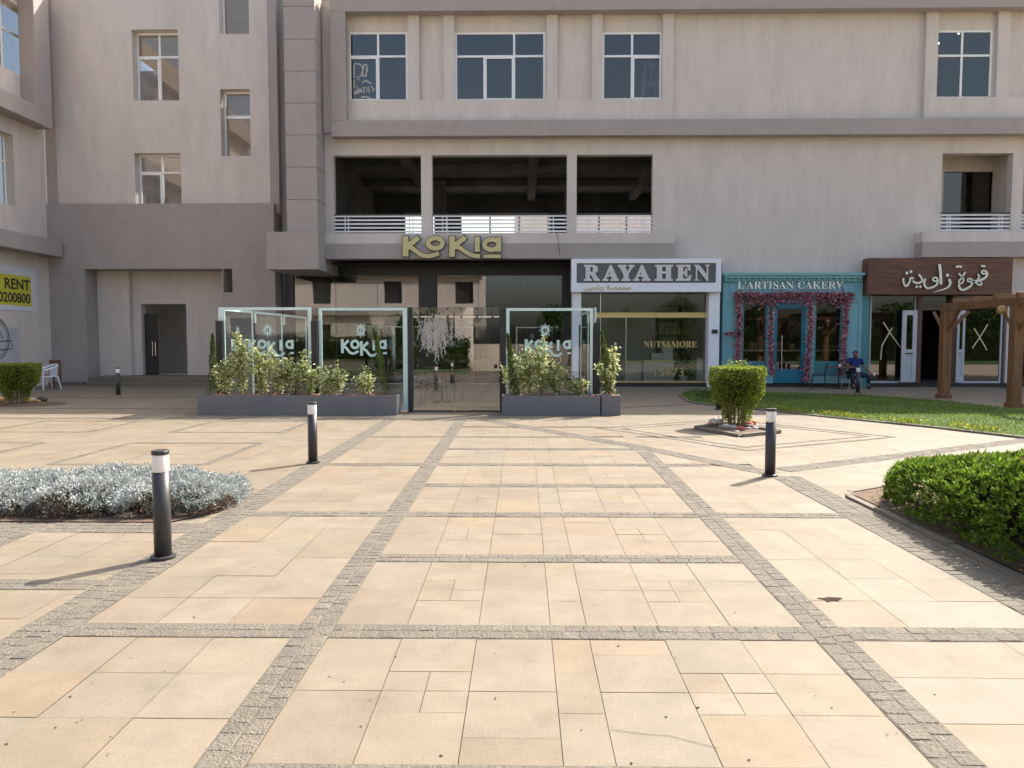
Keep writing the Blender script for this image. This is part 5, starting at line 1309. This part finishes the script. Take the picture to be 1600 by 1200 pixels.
for i in range(8): y = YP[2] - .4 + i * .87; MB().box(XP0 - .06 if i == 7 else XP0 - .06, XP0 + 3.6, y - .04, y + .04, ZPB + .002, ZPB + .12).build('rafter', M['pergola'], pg, bevel=.008)
lx, lz = P(1566, 484, 18.1)
t = thing('hanging_lamp', 'round cream lamp hanging under the pergola beam', 'lamp', (lx, 18.1, lz))
mb = MB(); mb.lathe(lx, 18.1, [(.03, lz - .11), (.09, lz - .08), (.12, lz), (.09, lz + .08), (.03, lz + .11)], 18); mb.build('shade', M['ochrerock'], t, smooth=True); MB().tube([(lx, 18.1, lz + .11), (lx + .1, 18.1, ZPB - .19)], .006, 5).build('cord', M['rubber'], t)

# ================================================================ SEATING AND THE SEATED MAN
def plastic_chair(x, y, ang):
    t = thing('plastic_chair', 'white plastic armchair beside the shaded topiary', 'chair', (0, 0, 0)); m = M['plastic']
    MB().box(-.24, .24, -.22, .22, .40, .43).build('seat', m, t, bevel=.02)
    for sx in (-1, 1):
        MB().tube([(sx * .25, -.24, .64), (sx * .27, -.26, .3), (sx * .29, -.28, 0)], [.022, .026, .024], 8).build('leg', m, t); MB().tube([(sx * .22, .22, .42), (sx * .27, .30, 0)], .024, 8).build('leg', m, t)
    mb = MB(); arc = [(-.27, -.25, .63), (-.29, -.05, .66), (-.27, .14, .72), (-.15, .27, .79), (0, .30, .81), (.15, .27, .79), (.27, .14, .72), (.29, -.05, .66), (.27, -.25, .63)]
    mb.tube(arc, .032, 8); 
    for i in range(7): q = -.18 + .06 * i; mb.tube([(q, .21, .42), (q * 1.05, .285 - abs(q) * .3, .78)], .016, 6)
    mb.build('backrest', m, t); t.location = (x, y, .002); t.rotation_euler.z = ang
cxp, cyp = G(74, 608); plastic_chair(cxp, cyp, -.5)
t = thing('wooden_stool', 'reddish brown wooden chair half hidden behind the white plastic chair', 'chair', (cxp - .2, cyp + .55, 0))
x, y = cxp - .15, cyp + .5
MB().box(x - .2, x + .2, y - .2, y + .2, .42, .46).build('seat', M['brownwood'], t, bevel=.01)
for sx in (-1, 1):
    for sy in (-1, 1): MB().box(x + sx * .17 - .02, x + sx * .17 + .02, y + sy * .17 - .02, y + sy * .17 + .02, 0, .42).build('leg', M['brownwood'], t)
mb = MB(); mb.box(x - .19, x - .15, y + .16, y + .2, .461, .95); mb.box(x + .15, x + .19, y + .16, y + .2, .461, .95); mb.box(x - .15, x + .15, y + .165, y + .195, .8, .94); mb.build('backrest', M['brownwood'], t)
# bistro table and chairs by the cake shop
ybt = 24.75; tx_ = X_(1311, ybt, 575)
t = thing('bistro_table', 'small round brown bistro table left of the seated man', 'table', (tx_, ybt, 0))
zt_ = Z_(573, ybt); mb = MB(); mb.lathe(tx_, ybt, [(.42, zt_ - .03), (.43, zt_ - .015), (.42, zt_)], 28); mb.build('top', M['brownwood'], t)
MB().lathe(tx_, ybt, [(.025, .03), (.025, zt_ - .03)], 10).build('column', M['black_metal'], t); MB().lathe(tx_, ybt, [(.22, .002), (.21, .02), (.05, .04)], 20).build('base', M['black_metal'], t)
t = thing('coffee_cup', 'small white coffee cup standing on the bistro table', 'cup', (tx_, ybt, zt_))
MB().lathe(X_(1311, ybt, 570), ybt - .05, [(.03, zt_ + .001), (.035, zt_ + .02), (.045, zt_ + .09), (.04, zt_ + .09), (.03, zt_ + .03)], 14).build('bowl', M['plastic'], t, smooth=True)
wire_chair('thin dark metal chair left of the bistro table', X_(1280, 24.8, 590), 24.85, -1.9, 'metal chairs by the cake shop', M['black_metal'])
wire_chair('pale metal chair under the seated man', X_(1331, 24.95, 590), 24.95, .15, 'metal chairs by the cake shop', M['palewood'])
def skin_mesh(name, verts, edges, radii, m, parent, root=0, sub=2):
    o0 = wloc(parent); me = bpy.data.meshes.new(name); me.from_pydata([tuple(Vector(v) - o0) for v in verts], edges, []); me.materials.append(m)
    o = bpy.data.objects.new(name, me); COL.objects.link(o); o.parent = parent
    o.modifiers.new('skin', 'SKIN')
    if not me.skin_vertices:
        me.attributes  # data layer is made by the modifier below
    bpy.context.view_layer.objects.active = o
    if len(me.skin_vertices) == 0:
        bpy.ops.mesh.customdata_skin_add()
    sv = me.skin_vertices[0].data
    for i, r_ in enumerate(radii):
        sv[i].radius = (r_, r_) if not isinstance(r_, tuple) else r_; sv[i].use_root = (i == root)
    s_ = o.modifiers.new('sub', 'SUBSURF'); s_.levels = sub; s_.render_levels = sub
    return o
ym = 24.9
man = thing('person', 'seated man in blue shirt and dark trousers holding a small white cup', 'person', (X_(1333, ym, 590), ym, 0))
def Q(px, py, y): x, z = P(px, py, y); return (x, y, z)
vs = [Q(1333, 584, 24.98), Q(1334, 572, 24.98), Q(1335.5, 563, 24.97), Q(1336.5, 559.5, 24.95), Q(1337, 557, 24.92), Q(1337, 553, 24.90), Q(1337, 549.8, 24.92),     # 0-6 pelvis, waist, chest, neck, jaw, head, crown
      Q(1326.5, 562.5, 24.98), Q(1323.5, 571.5, 24.85), Q(1333, 574, 24.60), Q(1337, 574.6, 24.55),            # 7-10 arm on the table
      Q(1345, 562.5, 24.96), Q(1350, 573, 24.88), Q(1357.5, 580.5, 24.65), Q(1360.5, 583, 24.6),               # 11-14 arm to the knee
      Q(1330, 586, 24.93), Q(1331, 588, 24.52), Q(1334, 602, 24.55), Q(1333.5, 605.5, 24.38),                  # 15-18 near leg
      Q(1338, 585, 24.93), Q(1357, 587.5, 24.66), Q(1357, 601.5, 24.7), Q(1359, 605.8, 24.55),                 # 19-22 other leg
      Q(1336.6, 554, 24.80)]                                                                                     # 23 nose
es = [(0, 1), (1, 2), (2, 3), (3, 4), (4, 5), (5, 6), (2, 7), (7, 8), (8, 9), (9, 10), (2, 11), (11, 12), (12, 13), (13, 14), (0, 15), (15, 16), (16, 17), (17, 18), (0, 19), (19, 20), (20, 21), (21, 22), (5, 23)]
rad = [.14, .14, .13, .055, .072, .088, .06, .062, .046, .034, .03, .062, .046, .034, .03, .095, .068, .045, .035, .095, .068, .045, .035, .018]
for (w, sgn, yy) in ((10, 1, 0), (14, 1, 0)):
    b = Vector(vs[w]); f0 = (b - Vector(vs[w - 1])).normalized()
    for k in range(5):
        off = Vector((0, -.012 + .0, .0)) + Vector((0, (k - 2) * .016, -(k % 2) * .006)) if k < 4 else Vector((-.01, -.035, .01))
        L = [.07, .082, .085, .075, .05][k]
        i0 = len(vs); vs.append(tuple(b + f0 * .02 + off)); vs.append(tuple(b + f0 * (.02 + L * .55) + off + Vector((0, 0, -.008)))); vs.append(tuple(b + f0 * (.02 + L * .9) + off + Vector((0, 0, -.03))))
        es += [(w, i0), (i0, i0 + 1), (i0 + 1, i0 + 2)]; rad += [.011, .010, .008]
skin_mesh('body', vs, es, rad, M['skin'], man)
sv = [vs[0], vs[1], vs[2], Q(1336.3, 560.2, 24.955), vs[7], tuple(Vector(vs[7]).lerp(Vector(vs[8]), .75)), vs[11], tuple(Vector(vs[11]).lerp(Vector(vs[12]), .75))]
skin_mesh('shirt', sv, [(0, 1), (1, 2), (2, 3), (2, 4), (4, 5), (2, 6), (6, 7)], [(.155, .155), (.175, .165), (.165, .15), .075, .085, .072, .085, .072], M['shirt'], man)
tv = [vs[0], vs[15], vs[16], tuple(Vector(vs[16]).lerp(Vector(vs[17]), .93)), vs[19], vs[20], tuple(Vector(vs[20]).lerp(Vector(vs[21]), .93))]
skin_mesh('trousers', tv, [(0, 1), (1, 2), (2, 3), (0, 4), (4, 5), (5, 6)], [.15, .11, .085, .065, .11, .085, .065], M['trousers'], man)
for a, b in ((17, 18), (21, 22)):
    p, q = Vector(vs[a]), Vector(vs[b]); p.z = .055; q.z = .045; MB().tube([p + (p - q) * .3, p, q, q + (q - p) * .35], [.04, .055, .05, .03], 10).build('shoe', M['shoe'], man, smooth=True)
hx, hy, hz = vs[5]
mb = MB(); vv = []; n = 16
for i in range(6):
    th = (PI * .58) * i / 5
    for j in range(n):
        a = 2 * PI * j / n; lim = .62 if math.sin(a) < -.3 else 1.0; t_ = th * lim; vv.append((hx + .092 * math.sin(t_) * math.cos(a), hy + .012 + .10 * math.sin(t_) * math.sin(a), hz + .025 + .098 * math.cos(t_)))
mb.add(vv, [(i * n + j, i * n + (j + 1) % n, (i + 1) * n + (j + 1) % n, (i + 1) * n + j) for i in range(5) for j in range(n)]); mb.build('hair', M['hair'], man, smooth=True)
mb = MB()
for s_ in (-1, 1): mb.lathe(hx + s_ * .03, hy - .082, [(.004, hz + .0), (.01, hz + .006), (.004, hz + .014)], 8)
mb.box(hx - .022, hx + .022, hy - .088, hy - .07, hz - .055, hz - .047); mb.build('face_features', M['shoe'], man)
cx_, cy_, cz_ = Q(1365.5, 585, 24.55)
t = thing('paper_cup', 'white paper cup held at the knee of the seated man', 'cup', (cx_, cy_, cz_ - .06))
MB().lathe(cx_, cy_, [(.028, cz_ - .06), (.04, cz_ + .05), (.036, cz_ + .05), (.026, cz_ - .05)], 14).build('cup_body', M['plastic'], t, smooth=True)

# ================================================================ SMALL MARKS ON THE PAVING
sx, sy = G(1298, 937)
mb = MB(); pts = [(sx + .062 * math.cos(a) * (1 + .3 * math.sin(3 * a) + .15 * math.sin(7 * a)), sy + .045 * math.sin(a) * (1 + .3 * math.sin(2 * a + 1) + .15 * math.sin(5 * a)), .0035) for a in [2 * PI * i / 30 for i in range(30)]]
mb.add(pts, [tuple(range(30))]); tag(mb.build('oil_stain', M['stain'], origin=(sx, sy, 0)), kind='structure')
mb = MB()
def crack(pts, w=.006):
    g = [G(*p) for p in pts]; mb.ribbon(g, w, lambda u, v, d: (u, v, d), .0028, .0034)
crack([(955, 1141), (1000, 1147), (1048, 1151), (1075, 1158), (1122, 1170)], .0015)
for i in range(110):
    px, py = random.uniform(0, 1600), random.uniform(690, 1195); x, y = G(px, py)
    if inside(x, y): continue
    r_ = random.uniform(.002, .007); mb.add([(x + r_ * math.cos(a) * random.uniform(.6, 1.5), y + r_ * math.sin(a), .0032) for a in [i_ * PI / 3 for i_ in range(6)]], [tuple(range(6))])
tag(mb.build('paving_marks', M['stain'], origin=(0, 0, 0)), kind='structure')

#=BEHIND=
# ================================================================ WHAT THE GLASS REFLECTS (behind the camera)
op = thing('opposite_building', 'sunlit beige block across the plaza mirrored in the shop windows', 'building', (-22, -24, 0))
mb = MB(); t_ = MB(); hs = []
for i in range(0, 11, 2):
    for z in (1.0, 5.4, 9.4): hs.append((-44 + i * 3.7, -44 + i * 3.7 + 1.9, z, z + 2.3))
t_.wall(-46, -4.2, 0, 14, 0, .4, hs); mb.add([(x, -22 - y, z) for x, y, z in t_.v], [f[::-1] for f in t_.f]); mb.box(-46, -4.2, -30, -29.8, 0, 14); mb.box(-4.4, -4.2, -29.8, -22.4, 0, 14); mb.box(-46, -4.4, -29.8, -22.4, 13.8, 14)
mb.build('wall', M['beige'], op)
mb = MB(); mb.box(-46.2, -4, -22, -21.4, 4.2, 5.0); mb.box(-46.2, -4, -22, -21.4, 8.2, 9.0); mb.box(-46.2, -4, -22, -21.4, 13, 14.2); mb.build('fascia_frame', M['taupe'], op)
MB().box(-45.8, -4.6, -22.5, -22.42, .02, 12.8).build('window_backing', M['taupe'], op)  # added backing sheet, keeps the mirrored window openings from going black
for (a, b, c, d) in hs: w = MB().quad((a, -22.25, c), (b, -22.25, c), (b, -22.25, d), (a, -22.25, d)).build('window', M['winglass'], op)
def tree(x, y, H, r_, label):
    t = thing('leafy_tree', label, 'tree', (x, y, 0), 'trees across the plaza')
    MB().tube([(x, y, 0), (x + .1, y, H * .35), (x, y + .1, H * .75)], [.16, .11, .04], 8).build('trunk', M['twig'], t)
    n = 3500; g = rng.normal(size=(n, 3)); g /= np.linalg.norm(g, axis=1, keepdims=True); q = rng.random((n, 1)) ** .4; pts = g * q * [r_, r_, H * .36] + [x, y, H * .62]; pts += lump(pts, 2.5, x)[:, None] * g * .5
    leaves('crown', pts, rng.normal(0, 1, (n, 3)), .28, .18, mixcols(n, (.03, .06, .012), (.08, .12, .025)), M['leaf'], t)
for i, (x, y, H, r_) in enumerate(((3, -14, 5.0, 1.8), (9, -12, 4.2, 1.7), (14, -15, 5.5, 2.0), (20, -13, 4.6, 1.9), (26, -12, 4.2, 2.2), (-6, -11, 3.2, 1.5), (-11, -13, 4.0, 1.7), (33, -14, 5, 2.2), (40, -13, 5.2, 2.4), (47, -15, 5.6, 2.4))):
    tree(x, y, H, r_, 'leafy tree across the plaza mirrored in the shop windows')

MB_ = thing('distant_block', 'pale block glimpsed through the rear openings of the open balcony floor', 'building', (16, 66, 0))
hs = [(2.5 + i * 3, 2.5 + i * 3 + 1.4, 5 + k * 3.4, 6.6 + k * 3.4) for i in range(9) for k in range(2)]
MB().wall(-.7, 32, 0, 13, 60, 60.5, hs).build('wall', M['beige'], MB_)
MB().box(-.7, 32, 60.5, 72, 0, 12.9).build('core_wall', M['darkroom'], MB_)
sheet('lawn_base', [(4, -9), (64, -9), (64, 0.5), (4, 0.5)], 0.006, M['lawn']); sheet('lawn_base', [(-34, -9.5), (-2.8, -9.5), (-2.8, -2.2), (-34, -2.2)], 0.006, M['lawn'])
def backhedge(x0, x1, y, H, label):
    t = thing('tall_hedge', label, 'hedge', ((x0 + x1) / 2, y, 0), 'tall hedges across the plaza')
    n = int((x1 - x0) * 900); pts = np.stack([rng.uniform(x0, x1, n), y + rng.uniform(-.6, .6, n), rng.random(n) ** .8 * H], 1); pts[:, 2] *= 1 + lump(pts, 1.7, x0) * .25
    leaves('foliage', pts, rng.normal(0, 1, (n, 3)), .16, .09, mixcols(n, (.03, .06, .012), (.08, .12, .025)), M['leaf'], t)
    MB().box(x0 + .1, x1 - .1, y - .4, y + .4, .02, H * .8).build('shade_core', M['core'], t)  # added dark box, inner shade of the hedge as plain colour
backhedge(5, 64, -8, 2.4, 'tall green hedge across the plaza mirrored in the coffee shop glass'); backhedge(-30, -3, -8.6, 1.9, 'tall green hedge across the plaza mirrored in the terrace screens')
